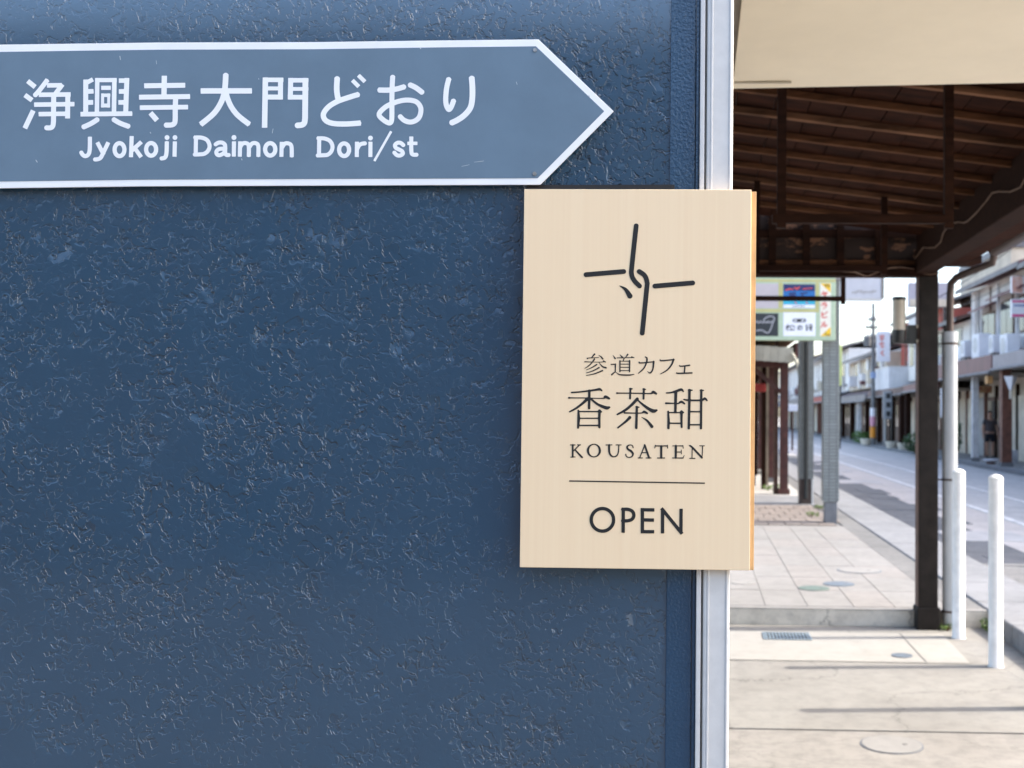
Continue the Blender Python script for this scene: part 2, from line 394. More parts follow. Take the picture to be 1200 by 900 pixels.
# brick strip
MB().box(-4, 1.97, YB0 + .004, YB2, -.05, ZT - .015).build('bedding', M_grey, pave)
nb = 0
yy = YB0 + .06
while yy < YB1 - .1:
    xx = -.4 - (nb % 2) * .11
    while xx < 1.85:
        MB().box(xx + .006, xx + .224, yy + .006, yy + .50, ZT - .02, ZT + random.uniform(-.003, .003)).build('paving_brick', M_brickpave, pave)
        xx += .23
    yy += .51; nb += 1
MB().box(-4, 1.97, YB1, YB2, -.05, ZT + .002).build('kerb_slab', M_kerb, pave)
MB().box(-4, 1.97, YB2 + .004, 140, -.05, ZT).build('far_slab', M_farwalk, pave)
MB().box(1.975, XK0 - .004, YB0 + 8.01, 140, -.05, ZT - .003).build('gutter_cover', M_grey, pave)
# kerb band
kerb = thing('kerb', '', '', (2.5, 10, 0)); del kerb['label']; del kerb['category']; struct(kerb)
y = 1.0; i = 0
while y < 34:
    MB().box(XK0, XK1, y + .004, y + .996, -.05, ZT + .012 + random.uniform(-.002, .002)).build('kerb_stone', M_kerb, kerb, bevel=.015)
    y += 1.0
MB().box(XK0, XK1, y, 160, -.05, ZT + .012).build('kerb_run', M_kerb, kerb)
# road
XR = 8.8
road = thing('road', '', '', (5.5, 20, -.02)); del road['label']; del road['category']; struct(road)
MB().box(XK1, XR, -60, 300, -.05, .02).build('asphalt', M_asph2, road)
MB().box(XK1 + .002, 3.85, -60, 300, .0, .0245).build('dark_edge_strip', M_asph, road)  # darker strip of road beside the kerb
MB().box(3.852, 4.75, -60, 300, .0, .0245).build('rust_strip', M_rustroad, road)
MB().box(4.80, 4.92, -60, 300, .0, .0285).build('paint_line', M_line, road)
MB().box(6.10, 6.20, -60, 300, .0, .0285).build('paint_line', M_line, road)
# patched asphalt squares along the near lane
random.seed(3)
y = 12.0
while y < 60:
    l = random.uniform(.7, 1.6)
    MB().box(3.0 + random.uniform(0, .5), 3.8 + random.uniform(0, .6), y, y + l, .0, .031).build('asphalt_patch', random.choice([M_asph2, M_asph2, M_asph]), road)
    y += l + random.uniform(.5, 2.5)
rp = thing('far_pavement', '', '', (9.5, 40, 0)); del rp['label']; del rp['category']; struct(rp)
MB().box(XR + .2, 16, -10, 300, -.05, ZT - .01).build('slab', M_farwalk, rp)
y = 16.0
while y < 60:
    MB().box(XR, XR + .198, y + .004, y + .996, -.05, ZT).build('kerb_stone', M_kerb, rp, bevel=.015); y += 1.0
MB().box(XR, XR + .198, y, 300, -.05, ZT).build('kerb_run', M_kerb, rp)

# ------------------------------------------------------------------ covers in the ground
def cover(name, label, px, py, rpx, z, m, ring=None, group=None, inset=True):
    p = atz(px, py, z); r = rpx / FPX * p.y
    t = thing(name, label, 'manhole cover', (p.x, p.y, z), group)
    MB().lathe((p.x, p.y, z), [(r, -.02), (r, .005)], 28).build('lid', m, t)
    if ring: MB().lathe((p.x, p.y, z), [(r * 1.07, -.02), (r * 1.07, .0025)], 28).build('ring', ring, t)
    MB().lathe((p.x + r * .45, p.y, z), [(r * .09, -.0), (r * .09, .0062)], 8).build('key_hole', M_grey, t)
    return t
M_iron = mat('cast_iron_blue', (.085, .105, .125), .6, .2, 40, .5, 160, .002)
M_irongreen = mat('cast_iron_green', (.085, .115, .095), .6, .2, 40, .5, 160, .002)
M_lidpale = mat_concrete('pale_concrete_lid', (.20, .192, .18), (.225, .217, .205), 0, .12)
cover('manhole_cover', 'pale round concrete lid in the rough slab before the dark joint', 1045, 873, 34, 0, M_lidpale, mat('lid_ring', (.11, .115, .125), .6, .1, 30))
cover('manhole_cover', 'small grey round lid in the pale concrete patch', 1057, 768.5, 12, 0.004, M_iron)
cover('manhole_cover', 'large pale round lid set in the tiled pavement', 1007, 668.5, 24, ZT, M_lidpale, M_iron)
cover('manhole_cover', 'bluish iron round lid set in the tiled pavement', 983, 684.5, 18, ZT, M_iron)
cover('manhole_cover', 'greenish iron round lid set in the tiled pavement', 954, 689.5, 18, ZT, M_irongreen)
cover('manhole_cover', 'faint white round lid in the tiles close to the blue building', 871, 683, 14, ZT, M_lidpale)
# drain grate
A = atz(893, 741.5, .004); B = atz(952, 750.5, .004)
t = thing('drain_grate', 'blue grey steel drain grate in the pale concrete patch', 'drain grate', ((A.x + B.x) / 2, (A.y + B.y) / 2, 0))
MB().box(A.x + .012, B.x - .012, B.y + .012, A.y - .012, -.03, .0055).build('pit', M_black, t)
fr = MB(); w = .012
fr.box(A.x, B.x, B.y, B.y + w, -.02, .012); fr.box(A.x, B.x, A.y - w, A.y, -.02, .012)
fr.box(A.x, A.x + w, B.y + w, A.y - w, -.02, .0118); fr.box(B.x - w, B.x, B.y + w, A.y - w, -.02, .0118)
M_grate = mat('galvanised_grate', (.20, .25, .28), .5, .15, 60, metal=.2)
fr.build('frame', M_grate, t)
n = 13
for i in range(n):
    x = A.x + w + (B.x - A.x - 2 * w) * (i + .5) / n
    MB().box(x - .006, x + .006, B.y + w, A.y - w, -.01, .011).build('slat', M_grate, t)

# ------------------------------------------------------------------ the blue building with its corner trim and canopy
YW = 1.75
def wx(px, py=450, Y=YW): return aty(px, py, Y).x
bld = thing('stucco_building', 'dark blue stucco building corner with a pale grey corner trim', 'building', (-1.8, 3.0, 0))
xa = wx(781.5, 600); xb = wx(820, 450); xc = wx(856.5, 450)
MB().box(-4.2, xb, YW, YW + .2, 0, 3.7).build('stucco_wall', M_stucco, bld)
MB().box(xa, xb - .010, YW - .0035, YW + .001, 0, 3.69).build('smooth_band', M_smooth, bld, bevel=.003)
MB().box(xb - .009, xb - .0035, YW - .006, YW + .001, 0, 3.69).build('corner_bead', M_smooth, bld, bevel=.002)
MB().box(xb - .003, xb + .0045, YW - .016, YW + .03, 0, 3.7).build('trim_lip', M_trim, bld, bevel=.0015)
MB().box(xb + .0052, xb + .0075, YW - .010, YW + .03, 0, 3.7).build('trim_groove', M_greyboard, bld)
MB().box(xb + .0078, xc, YW - .018, YW + .03, 0, 3.7).build('corner_trim', M_trim, bld, bevel=.003)
MB().box(xb + .014, xb + .017, YW - .0195, YW - .0175, 0, 3.7).build('trim_rib', M_trim, bld, bevel=.0007)
MB().box(xc - .006, xc - .003, YW - .0195, YW - .0175, 0, 3.7).build('trim_rib', M_trim, bld, bevel=.0007)
MB().box(-4.2, xb, YW + .2, 4.3, 0, 3.68).build('side_block', M_smooth, bld)
MB().box(-4.3, xb + .02, YW - .03, 4.35, 3.7, 3.8).build('parapet_cap', M_trim, bld)
MB().box(xb + .0, xc - .002, YW + .03, 4.3, 0, 3.68).build('side_wall', M_greyboard, bld)
# unseen building added behind the viewer to darken the glossy wall's reflections
lane = thing('unseen_building', 'unseen plain brown building added across the lane for the blue wall to mirror', 'building', (-5, -11.5, 0))
M_lane = mat('brown_render', (.10, .085, .075), .85, .2, 1.0, .3, 20, .004)
MB().box(-16, 2.6, -15, -8.0, 0, 5.4).build('wall', M_lane, lane)
MB().box(-16.2, 2.8, -15.2, -7.6, 5.4, 5.6).build('eaves', M_greyboard, lane)
for k_ in range(5):
    w_ = MB().box(-14 + k_ * 3.2, -12.2 + k_ * 3.2, -7.999, -7.94, 3.2, 4.6).build('window', M_lane, lane)
    MB().box(-13.92 + k_ * 3.2, -12.28 + k_ * 3.2, -7.939, -7.93, 3.28, 4.52).build('pane', M_lane, w_)  # pane, frame and shutter share the wall's brown to keep the reflection even
    MB().box(-14 + k_ * 3.2, -12.0 + k_ * 3.2, -7.999, -7.94, .1, 2.5).build('shutter', M_lane, lane)
# cream canopy soffit that juts out over the pavement beyond the corner
pl = aty(858.5, 104, 4.3); pr = aty(1200, 97, 4.3)
ZS = pl.z; slope = (pr.z - pl.z) / (pr.x - pl.x)
can = thing('canopy', 'cream flat soffit canopy over the pavement beside the blue building', 'canopy', (1.6, 3.0, ZS))
x0 = pl.x; x1 = 3.2
MB().add([(x0, 1.85, ZS), (x1, 1.85, ZS + slope * (x1 - x0)), (x1, 4.3, ZS + slope * (x1 - x0)), (x0, 4.3, ZS),
          (x0, 1.85, ZS + .16), (x1, 1.85, ZS + slope * (x1 - x0) + .16), (x1, 4.3, ZS + slope * (x1 - x0) + .16), (x0, 4.3, ZS + .16)],
         [(0, 3, 2, 1), (4, 5, 6, 7), (0, 1, 5, 4), (1, 2, 6, 5), (2, 3, 7, 6), (3, 0, 4, 7)]).build('soffit', M_soffit, can)
MB().box(xc + .0, x0 + .02, 1.86, 4.28, ZS + .02, ZS + .12).build('edge_board', M_greyboard, can)
e0 = aty(858.5, 99.5, 4.22); e1 = aty(927, 98.5, 4.22)
MB().box(x0 + .004, e1.x, 4.205, 4.22, ZS - .004, ZS - .0005).build('drip_line', mat('drip_line_board', (.42, .37, .28), .7, .1, 5), can)  # thin strip, a darker tan than the soffit, near its far edge

# ------------------------------------------------------------------ arrow sign
YA = YW - .016
asn = thing('arrow_sign', 'long blue and white arrow street sign pointing right on the blue wall', 'sign', tuple(aty(300, 218, YA)))
def plate(name, pts, Yf, th, m, parent, bevel=0):
    P = [aty(x, y, Yf) for x, y in pts]
    return MB().prism([(p.x, p.z) for p in P], 'y', Yf, Yf + th).build(name, m, parent, bevel=bevel)
plate('backing_plate', [(-95, 53), (0, 52.2), (92, 51), (185, 49.7), (370, 49.2), (514, 47.3), (631, 46), (719, 130.3), (633, 216.5), (370, 217.5), (170, 218.3), (0, 220.6), (-95, 221.5)], YA, .003, M_vinyl, asn, .0006)
plate('blue_face', [(-86, 61.6), (0, 60.8), (92, 59.4), (185, 58.2), (370, 57.6), (514, 55.5), (628, 54.2), (708, 130.3), (630, 208.8), (370, 209.6), (170, 210.4), (0, 212.6), (-86, 213.4)], YA - .0006, .0008, M_signblue, asn)
for sx_, sy_ in ((627, 58.7), (626.5, 203.5)):
    p = aty(sx_, sy_, YA - .001)
    MB().tube([(p.x, YA - .0022, p.z), (p.x, YA + .002, p.z)], .0031, 12).build('screw', M_steel, asn, smooth=True)
for sc_ in ([(140.5, 66, .5), (141.2, 70, .35)], [(183, 71, .3), (183.5, 75, .3)], [(42, 187.5, .45), (43.6, 190, .5)], [(492.6, 56.2, .6), (493, 57, .5)], [(303, 92, .4), (303.4, 93, .4)], [(176, 155, .4), (176.6, 156, .5)], [(283, 186, .4), (283.6, 187.4, .5)], [(556, 190, .25), (567, 188.6, .3)], [(541, 195, .2), (550, 193, .25)], [(690, 112, .5), (690.6, 113, .6)], [(320, 151, .3), (319, 156, .3)], [(605, 96, .3), (606, 99, .3)]):
    glyph('scratch', [sc_], YA - .0009, M_scr, asn, cell=.12, butt=False)
K = 11.2571
LN = {}
kan = {
'a': ((20, 80, K), [(64, (140, 168), (238, 247)), (64, (103, 353), (197, 422)), (66, (213, 558), (103, 792)), (62, (402, 150), (300, 285), (233, 360)), (60, (395, 226), (590, 224)), (62, (600, 212), (495, 350)), (60, (288, 350), (705, 345)), (66, (670, 316), (666, 660)), (60, (225, 480), (755, 473)), (60, (285, 605), (645, 600)), (66, (483, 355), (481, 560), (480, 700), (470, 762), (440, 785), (383, 785))]),
'b': ((90, 80, K), [(66, (118, 150), (117, 590)), (58, (128, 192), (212, 147)), (62, (140, 306), (220, 304)), (64, (140, 451), (215, 450)), (58, (270, 128), (265, 590)), (56, (241, 156), (527, 156)), (60, (496, 130), (490, 590)), (56, (322, 258), (447, 258)), (40, (341, 333), (339, 517)), (38, (421, 333), (419, 517)), (46, (322, 356), (440, 356)), (52, (320, 491), (438, 491)), (66, (660, 130), (645, 590)), (60, (555, 163), (665, 163)), (62, (555, 306), (650, 306)), (62, (550, 450), (650, 450)), (62, (48, 606), (730, 598)), (66, (278, 672), (190, 728), (78, 780)), (66, (480, 672), (570, 724), (692, 770))]),
'c': ((158, 80, K), [(70, (389, 100), (384, 375)), (66, (123, 231), (663, 224)), (66, (57, 382), (727, 373)), (62, (67, 520), (700, 512)), (70, (206, 588), (292, 687)), (68, (538, 380), (533, 560), (532, 680), (520, 728), (480, 748), (405, 750))]),
'd': ((228, 80, K), [(74, (412, 80), (406, 200), (390, 330), (345, 460), (250, 600), (80, 742)), (72, (82, 299), (755, 298)), (72, (412, 290), (432, 390), (485, 510), (575, 625), (722, 740))]),
'e': ((300, 80, K), [(72, (124, 122), (113, 783)), (60, (90, 153), (360, 153)), (66, (324, 125), (322, 412)), (52, (90, 266), (340, 266)), (66, (90, 380), (354, 380)), (66, (458, 128), (452, 412)), (60, (428, 159), (690, 158)), (50, (425, 273), (690, 272)), (62, (420, 382), (650, 382)), (76, (652, 130), (648, 560), (645, 680), (632, 728), (600, 748), (540, 754))]),
'f': ((370, 80, K), [(74, (283, 125), (277, 240), (281, 330), (297, 410)), (70, (567, 344), (430, 386), (280, 440), (165, 512), (101, 605), (128, 685), (225, 727), (400, 735), (593, 722)), (54, (483, 158), (567, 242)), (54, (563, 93), (649, 177))]),
'g': ((435, 80, K), [(66, (284, 102), (277, 230), (273, 400), (273, 600), (268, 690), (243, 722), (190, 702), (130, 655), (104, 615), (125, 568), (200, 503), (300, 457), (400, 427), (500, 420), (590, 440), (645, 500), (655, 570), (630, 650), (570, 698), (500, 709), (430, 683), (377, 632)), (70, (97, 287), (230, 288), (340, 272), (440, 243)), (70, (506, 217), (590, 257), (678, 323))]),
'h': ((505, 80, K), [(68, (238, 133), (207, 260), (195, 400), (203, 485), (235, 543), (268, 508), (301, 422)), (76, (537, 118), (547, 250), (545, 400), (520, 520), (445, 615), (355, 680), (268, 722))]),
}
for kq in kan: glyph('letter', strokes_px(*kan[kq]), YA - .0010, M_vinyl, asn)
S9 = 9.2308
lat = [
((85, 150, S9), 45, [
 [[(188, 95), (186, 230), (172, 285), (140, 304), (112, 292), (93, 262)]],
 [[(268, 155), (338, 290)], [(387, 155), (322, 290), (300, 325), (270, 338), (240, 340)]],
 [ell(508, 234, 53, 70, 46)],
 [[(640, 88), (632, 315)], [(745, 150), (640, 245)], [(672, 215), (742, 315)]],
 [ell(850, 231, 54, 68, 46)],
 [[(1020, 145), (1016, 270), (1000, 318), (957, 330)], dot(1022, 103, 26)],
 [[(1107, 145), (1103, 310)], dot(1108, 103, 26)]]),
((220, 150, S9), 44, [
 [[(89, 82), (86, 305)], [(70, 103), (150, 105), (210, 132), (236, 190), (222, 243), (180, 278), (130, 285), (68, 287)]],
 [[(298, 180), (330, 160), (370, 158), (400, 178), (406, 215), (405, 265), (417, 290), (447, 292)], [(402, 222), (340, 228), (310, 255), (317, 285), (345, 294), (385, 275), (403, 245)]],
 [[(500, 145), (498, 308)], dot(500, 103, 27)],
 [[(567, 145), (563, 310)], [(568, 205), (595, 168), (635, 165), (660, 195), (660, 310)], [(668, 205), (697, 168), (737, 165), (763, 195), (763, 310)]],
 [ell(892, 231, 55, 67, 46)],
 [[(1017, 150), (1013, 312)], [(1018, 215), (1050, 170), (1092, 168), (1122, 200), (1125, 315)]]]),
((365, 145, S9), 44, [
 [[(84, 137), (81, 360)], [(65, 158), (140, 160), (200, 187), (227, 242), (215, 298), (175, 335), (120, 341), (60, 343)]],
 [ell(353, 281, 54, 68, 46)],
 [[(492, 195), (490, 360)], [(494, 275), (515, 235), (545, 217), (583, 212)]],
 [[(638, 195), (637, 358)], dot(638, 155, 26)],
 [[(862, 82, 27), (680, 403, 27)]],
 [[(997, 235), (965, 208), (930, 207), (904, 230), (912, 260), (945, 278), (980, 298), (987, 325), (960, 343), (925, 340), (893, 308)]],
 [[(1080, 138), (1080, 290), (1094, 332), (1143, 335)], [(1037, 212, 38), (1145, 212, 38)]]])]
for fr_, w_, letters in lat:
    for lt in letters: glyph('letter', strokes_px(fr_, lt, w_), YA - .0010, M_vinyl, asn)

# ------------------------------------------------------------------ wooden cafe sign
YF = YW - .034
wsn = thing('wooden_sign', 'pale wooden cafe sign with black knot emblem and OPEN lettering', 'sign', tuple(aty(745, 667, YF)))
plate('front_board', [(614.3, 221.5), (880.6, 222.2), (878.8, 668.6), (609.0, 664.8)], YF, .012, M_wood, wsn, .0008)
plate('rear_board', [(640, 226), (886.5, 224.5), (883.4, 668.2), (640, 662)], YF + .0122, .0125, M_wood_edge, wsn, .0005)
plate('mounting_plate', [(616.8, 216.8), (790.5, 216.2), (790.5, 640), (616.8, 640)], YW - .009, .006, M_black, wsn)
lg = [((675, 255, 6.2069), 35, [[(438, 60), (408, 340), (404, 410), (424, 458), (462, 497)], [(460, 392), (500, 422), (517, 470), (514, 525), (482, 840)], [(73, 415), (347, 392)], [(574, 498), (849, 475)], [(318, 496, 5), (360, 522, 24), (392, 570, 38)]])]
glyph('emblem', strokes_px(lg[0][0], lg[0][2], lg[0][1]), YF - .0005, M_ink, wsn, cell=.3, butt=False)
mincho = [
((680, 410, 20), 0, [[(335, 100, 38), (260, 188, 20)], [(168, 200, 38), (200, 190, 22), (430, 180, 16)], [(430, 122, 8), (490, 165, 30), (528, 212, 36)], [(105, 278, 26), (300, 285, 16), (540, 285, 16)], [(545, 262, 34), (595, 285, 22)], [(332, 215, 34), (280, 292, 30), (190, 380, 24), (105, 435, 14)], [(438, 292, 12), (490, 360, 26), (540, 400, 34), (602, 418, 40)], [(385, 345, 34), (270, 415, 24), (143, 470, 14)], [(440, 415, 34), (300, 490, 26), (140, 540, 16)], [(520, 485, 36), (350, 555, 28), (143, 600, 18)]]),
((680, 410, 20), 0, [[(765, 125, 10), (818, 200, 36)], [(722, 340, 26), (830, 335, 24)], [(825, 335, 34), (820, 510, 26)], [(815, 515, 22), (742, 578, 40)], [(825, 515, 12), (885, 562, 24), (955, 585, 34), (1150, 590, 34), (1262, 572, 16)], [(930, 113, 12), (987, 172, 36)], [(1112, 108, 38), (1060, 180, 14)], [(863, 187, 22), (1240, 180, 18)], [(1205, 165, 30), (1260, 182, 18)], [(1030, 190, 30), (1010, 250, 18)], [(930, 258, 32), (930, 510, 28)], [(1157, 255, 38), (1155, 510, 30)], [(935, 264, 20), (1150, 264, 20)], [(935, 334, 20), (1150, 334, 20)], [(935, 408, 20), (1150, 408, 20)], [(935, 485, 20), (1150, 485, 20)]]),
((740, 410, 15), 0, [[(240, 122, 14), (272, 148, 30), (264, 225, 26), (212, 330, 24), (122, 412, 16)], [(135, 213, 18), (162, 230, 25), (390, 208, 20)], [(390, 208, 36), (376, 340, 25), (330, 405, 26), (278, 378, 8)]]),
((740, 410, 15), 0, [[(502, 168, 12), (532, 190, 25), (740, 170, 22)], [(742, 168, 34), (700, 270, 30), (620, 360, 23), (512, 422, 14)]]),
((740, 410, 15), 0, [[(842, 272, 16), (872, 288, 22), (1022, 270, 26)], [(940, 285, 25), (930, 405, 25)], [(793, 398, 12), (822, 412, 26), (1062, 405, 26)]]),
((662, 450, 15), 1, [[(118, 150, 28), (300, 135, 28), (520, 106, 36), (610, 92, 44), (650, 118, 22)], [(73, 243, 36), (120, 243, 22), (330, 245, 20), (660, 252, 20), (712, 225, 52), (778, 255, 36)], [(430, 120, 44), (425, 425, 44)], [(395, 262, 56), (300, 350, 42), (190, 430, 36), (82, 488, 24)], [(470, 272, 36), (560, 345, 40), (660, 395, 52), (735, 420, 60), (783, 409, 34)], [(236, 465, 30), (242, 600, 50), (232, 768, 38)], [(610, 470, 46), (605, 600, 44), (606, 758, 42)], [(605, 470, 40), (642, 490, 26)], [(245, 484, 24), (600, 484, 24)], [(245, 602, 22), (600, 602, 22)], [(245, 728, 26), (600, 728, 26)]]),
((718, 450, 15), 1, [[(77, 160, 34), (125, 160, 22), (400, 162, 22), (660, 167, 24), (712, 142, 50), (766, 170, 34)], [(312, 85, 36), (306, 255, 34)], [(300, 82, 20), (344, 86, 20)], [(548, 90, 36), (542, 258, 36)], [(535, 88, 20), (578, 95, 20)], [(432, 262, 54), (330, 370, 48), (220, 460, 44), (82, 534, 30)], [(452, 292, 26), (540, 370, 42), (640, 440, 54), (715, 475, 66), (773, 462, 36)], [(208, 508, 28), (420, 512, 20), (515, 508, 24), (553, 488, 44), (606, 513, 34)], [(425, 405, 42), (415, 770, 46)], [(412, 400, 20), (462, 408, 22)], [(302, 588, 54), (230, 660, 40), (92, 768, 28)], [(505, 583, 8), (600, 640, 36), (690, 748, 54)]]),
((774, 450, 15), 1, [[(106, 157, 24), (190, 150, 30), (290, 122, 44), (365, 98, 46), (402, 130, 24)], [(270, 150, 54), (262, 485, 44)], [(97, 338, 36), (240, 340, 22), (310, 342, 24), (368, 312, 44), (422, 346, 28)], [(135, 482, 30), (143, 640, 44), (140, 772, 44)], [(370, 490, 48), (370, 640, 40), (373, 757, 34)], [(370, 482, 36), (402, 500, 28)], [(145, 502, 22), (360, 502, 24)], [(145, 690, 26), (370, 690, 26)], [(510, 110, 48), (508, 300, 44), (498, 778, 44)], [(495, 105, 22), (555, 110, 24)], [(718, 112, 42), (712, 778, 42)], [(700, 108, 20), (758, 113, 20)], [(412, 272, 24), (500, 285, 32), (720, 285, 32), (778, 256, 44), (818, 290, 26)], [(515, 486, 26), (710, 486, 24)], [(510, 716, 26), (710, 716, 24)]]),
((660, 512, 13.333), 0, [[(150, 125, 30), (148, 312, 28)], [(112, 125, 15), (188, 125, 15)], [(118, 316, 15), (186, 313, 15)], [(252, 128, 18), (162, 218, 18)], [(185, 200, 22), (285, 308, 30), (305, 317, 10)], [(220, 123, 13), (272, 124, 15)]]),
((660, 512, 13.333), 0, [ell(480, 213, 93, 98, 36, 17)]),
((660, 512, 13.333), 0, [[(670, 125, 16), (762, 125, 16)], [(718, 128, 34), (720, 230, 32), (745, 288, 28), (790, 310, 20), (840, 290, 20), (863, 230, 19), (870, 128, 19)], [(825, 125, 15), (906, 125, 15)]]),
((660, 512, 13.333), 0, [[(1093, 168, 18), (1080, 135, 15), (1040, 126, 17), (1000, 150, 28), (1010, 190, 32), (1060, 222, 36), (1090, 262, 30), (1075, 305, 22), (1030, 321, 16), (990, 305, 18), (978, 272, 20)]]),
((745, 512, 13.333), 0, [[(142, 125, 18), (62, 325, 17)], [(140, 128, 30), (208, 325, 33)], [(92, 246, 15), (180, 246, 15)], [(38, 329, 15), (105, 329, 15)], [(160, 329, 15), (240, 329, 15)]]),
((745, 512, 13.333), 0, [[(305, 141, 19), (495, 141, 19)], [(307, 128, 12), (298, 172, 15)], [(494, 128, 12), (499, 174, 15)], [(400, 145, 35), (398, 325, 34)], [(342, 329, 16), (452, 329, 16)]]),
((745, 512, 13.333), 0, [[(628, 140, 36), (625, 325, 34)], [(580, 140, 15), (738, 140, 17)], [(736, 135, 14), (744, 178, 10)], [(640, 236, 15), (710, 236, 15)], [(712, 205, 12), (713, 266, 12)], [(575, 329, 15), (738, 329, 19)], [(738, 330, 16), (757, 290, 9)]]),
((745, 512, 13.333), 0, [[(882, 185, 14), (880, 325, 15)], [(845, 336, 16), (925, 336, 16)], [(840, 137, 18), (880, 160, 30), (1035, 325, 30)], [(1046, 140, 15), (1036, 330, 15)], [(1000, 138, 14), (1072, 140, 15)]]),
]
for fr_, k_, sts in mincho:
    glyph('letter', strokes_px(fr_, sts), YF - .0005, M_ink, wsn, cell=.16 if not k_ else .2, butt=False, k=.9 if k_ else .25)
opn = [[ell(240, 223, 121, 122, 37)],
 [[(466, 92), (464, 362)], [(450, 110), (515, 110), (562, 130), (580, 172), (562, 214), (515, 233), (450, 234)]],
 [[(672, 95), (672, 368)], [(655, 114), (802, 116)], [(660, 223), (797, 226)], [(655, 351), (800, 352)]],
 [[(891, 118), (890, 370)], [(878, 98), (1102, 374)], [(1091, 103), (1089, 355)]]]
for lt in opn: glyph('letter', strokes_px((680, 585, S9), lt, 37), YF - .0005, M_ink, wsn, cell=.25)
glyph('rule_line', [[(667, 563.6, .75), (826, 566.2, .75)]], YF - .0005, M_ink, wsn, cell=.25)
# ------------------------------------------------------------------ the wooden arcade over the pavement
arc = thing('wooden_arcade', 'dark timber arcade roof with rafters, peeling crossbeam and one black post', 'arcade', (1.0, 6.5, 0))
def zr(x): return 3.075 - .125 * (x - .47)
random.seed(11)
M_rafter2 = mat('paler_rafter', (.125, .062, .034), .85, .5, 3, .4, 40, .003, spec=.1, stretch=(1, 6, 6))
y = 4.42
while y < 8.3:
    dz = random.uniform(-.006, .006)
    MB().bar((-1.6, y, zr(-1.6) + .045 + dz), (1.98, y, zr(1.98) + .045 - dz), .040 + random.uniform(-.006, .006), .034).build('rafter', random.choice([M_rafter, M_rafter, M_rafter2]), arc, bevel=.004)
    y += .385 + random.uniform(-.025, .025)
x = -1.6
while x < 2.0:
    w = random.uniform(.15, .21)
    z0 = zr(x) + .062 + random.uniform(0, .006); z1 = zr(x + w - .006) + .062
    MB().add([(x, 4.36, z0), (x + w - .006, 4.36, z1), (x + w - .006, 8.42, z1), (x, 8.42, z0), (x, 4.36, z0 + .015), (x + w - .006, 4.36, z1 + .015), (x + w - .006, 8.42, z1 + .015), (x, 8.42, z0 + .015)],
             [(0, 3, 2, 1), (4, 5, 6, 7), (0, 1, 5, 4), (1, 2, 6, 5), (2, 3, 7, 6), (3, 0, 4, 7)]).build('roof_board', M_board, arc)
    x += w
MB().add([(-1.7, 4.3, zr(-1.7) + .10), (2.04, 4.3, zr(2.04) + .10), (2.04, 8.5, zr(2.04) + .10), (-1.7, 8.5, zr(-1.7) + .10), (-1.7, 4.3, zr(-1.7) + .13), (2.04, 4.3, zr(2.04) + .13), (2.04, 8.5, zr(2.04) + .13), (-1.7, 8.5, zr(-1.7) + .13)],
         [(0, 3, 2, 1), (4, 5, 6, 7), (0, 1, 5, 4), (1, 2, 6, 5), (2, 3, 7, 6), (3, 0, 4, 7)]).build('roof_sheet', M_pipebrown, arc)  # unseen covering added over the boards to stop light leaking through
pb = atz(1088, 738, 0); PX, PY = pb.x, pb.y + .07
zb = aty(1088, 325, PY).z                      # underside of the crossbeam
MB().box(PX - .072, PX + .072, PY - .072, PY + .072, .15, zb).build('post', M_post, arc, bevel=.006)
MB().box(PX - .088, PX + .088, PY - .088, PY + .088, 0, .165).build('post_base', M_post, arc, bevel=.008)
MB().box(PX - .0765, PX - .0725, PY - .06, PY + .06, .17, zb).build('side_batten', M_postsd, arc)
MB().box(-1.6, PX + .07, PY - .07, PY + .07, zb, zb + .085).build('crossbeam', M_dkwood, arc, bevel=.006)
MB().box(-1.6, PX + .05, PY - .015, PY + .02, zb + .086, zb + .56).build('peeling_board', M_peel, arc)
for px_ in (905, 945, 985, 1030):
    q = aty(px_, 300, PY - .05)
    MB().box(q.x - .028, q.x + .028, PY - .05, PY - .016, zb + .087, zb + .54).build('batten', M_dkwood, arc)
MB().box(-1.6, PX + .05, PY - .04, PY - .0155, zb + .30, zb + .36).build('upper_rail', M_dkwood, arc)
MB().box(-1.6, PX + .05, PY - .045, PY - .0153, zb + .0865, zb + .125).build('lower_rail', M_rafter, arc)
# eave beam running along the street and its outer board
MB().box(PX - .10, PX + .04, 4.35, PY - .072, zb + .02, zb + .33).build('eave_beam', M_dkwood, arc, bevel=.008)
MB().add([(PX + .041, 4.35, zb + .06), (PX + .27, 4.35, zb + .09), (PX + .27, PY - .08, zb + .09), (PX + .041, PY - .08, zb + .06), (PX + .041, 4.35, zb + .09), (PX + .27, 4.35, zb + .12), (PX + .27, PY - .08, zb + .12), (PX + .041, PY - .08, zb + .09)],
         [(0, 3, 2, 1), (4, 5, 6, 7), (0, 1, 5, 4), (1, 2, 6, 5), (2, 3, 7, 6), (3, 0, 4, 7)]).build('outer_board', M_board, arc)
MB().box(PX - .10, PX + .40, PY - .071, PY + .05, zb + .087, zb + .20).build('beam_end', M_dkwood, arc)
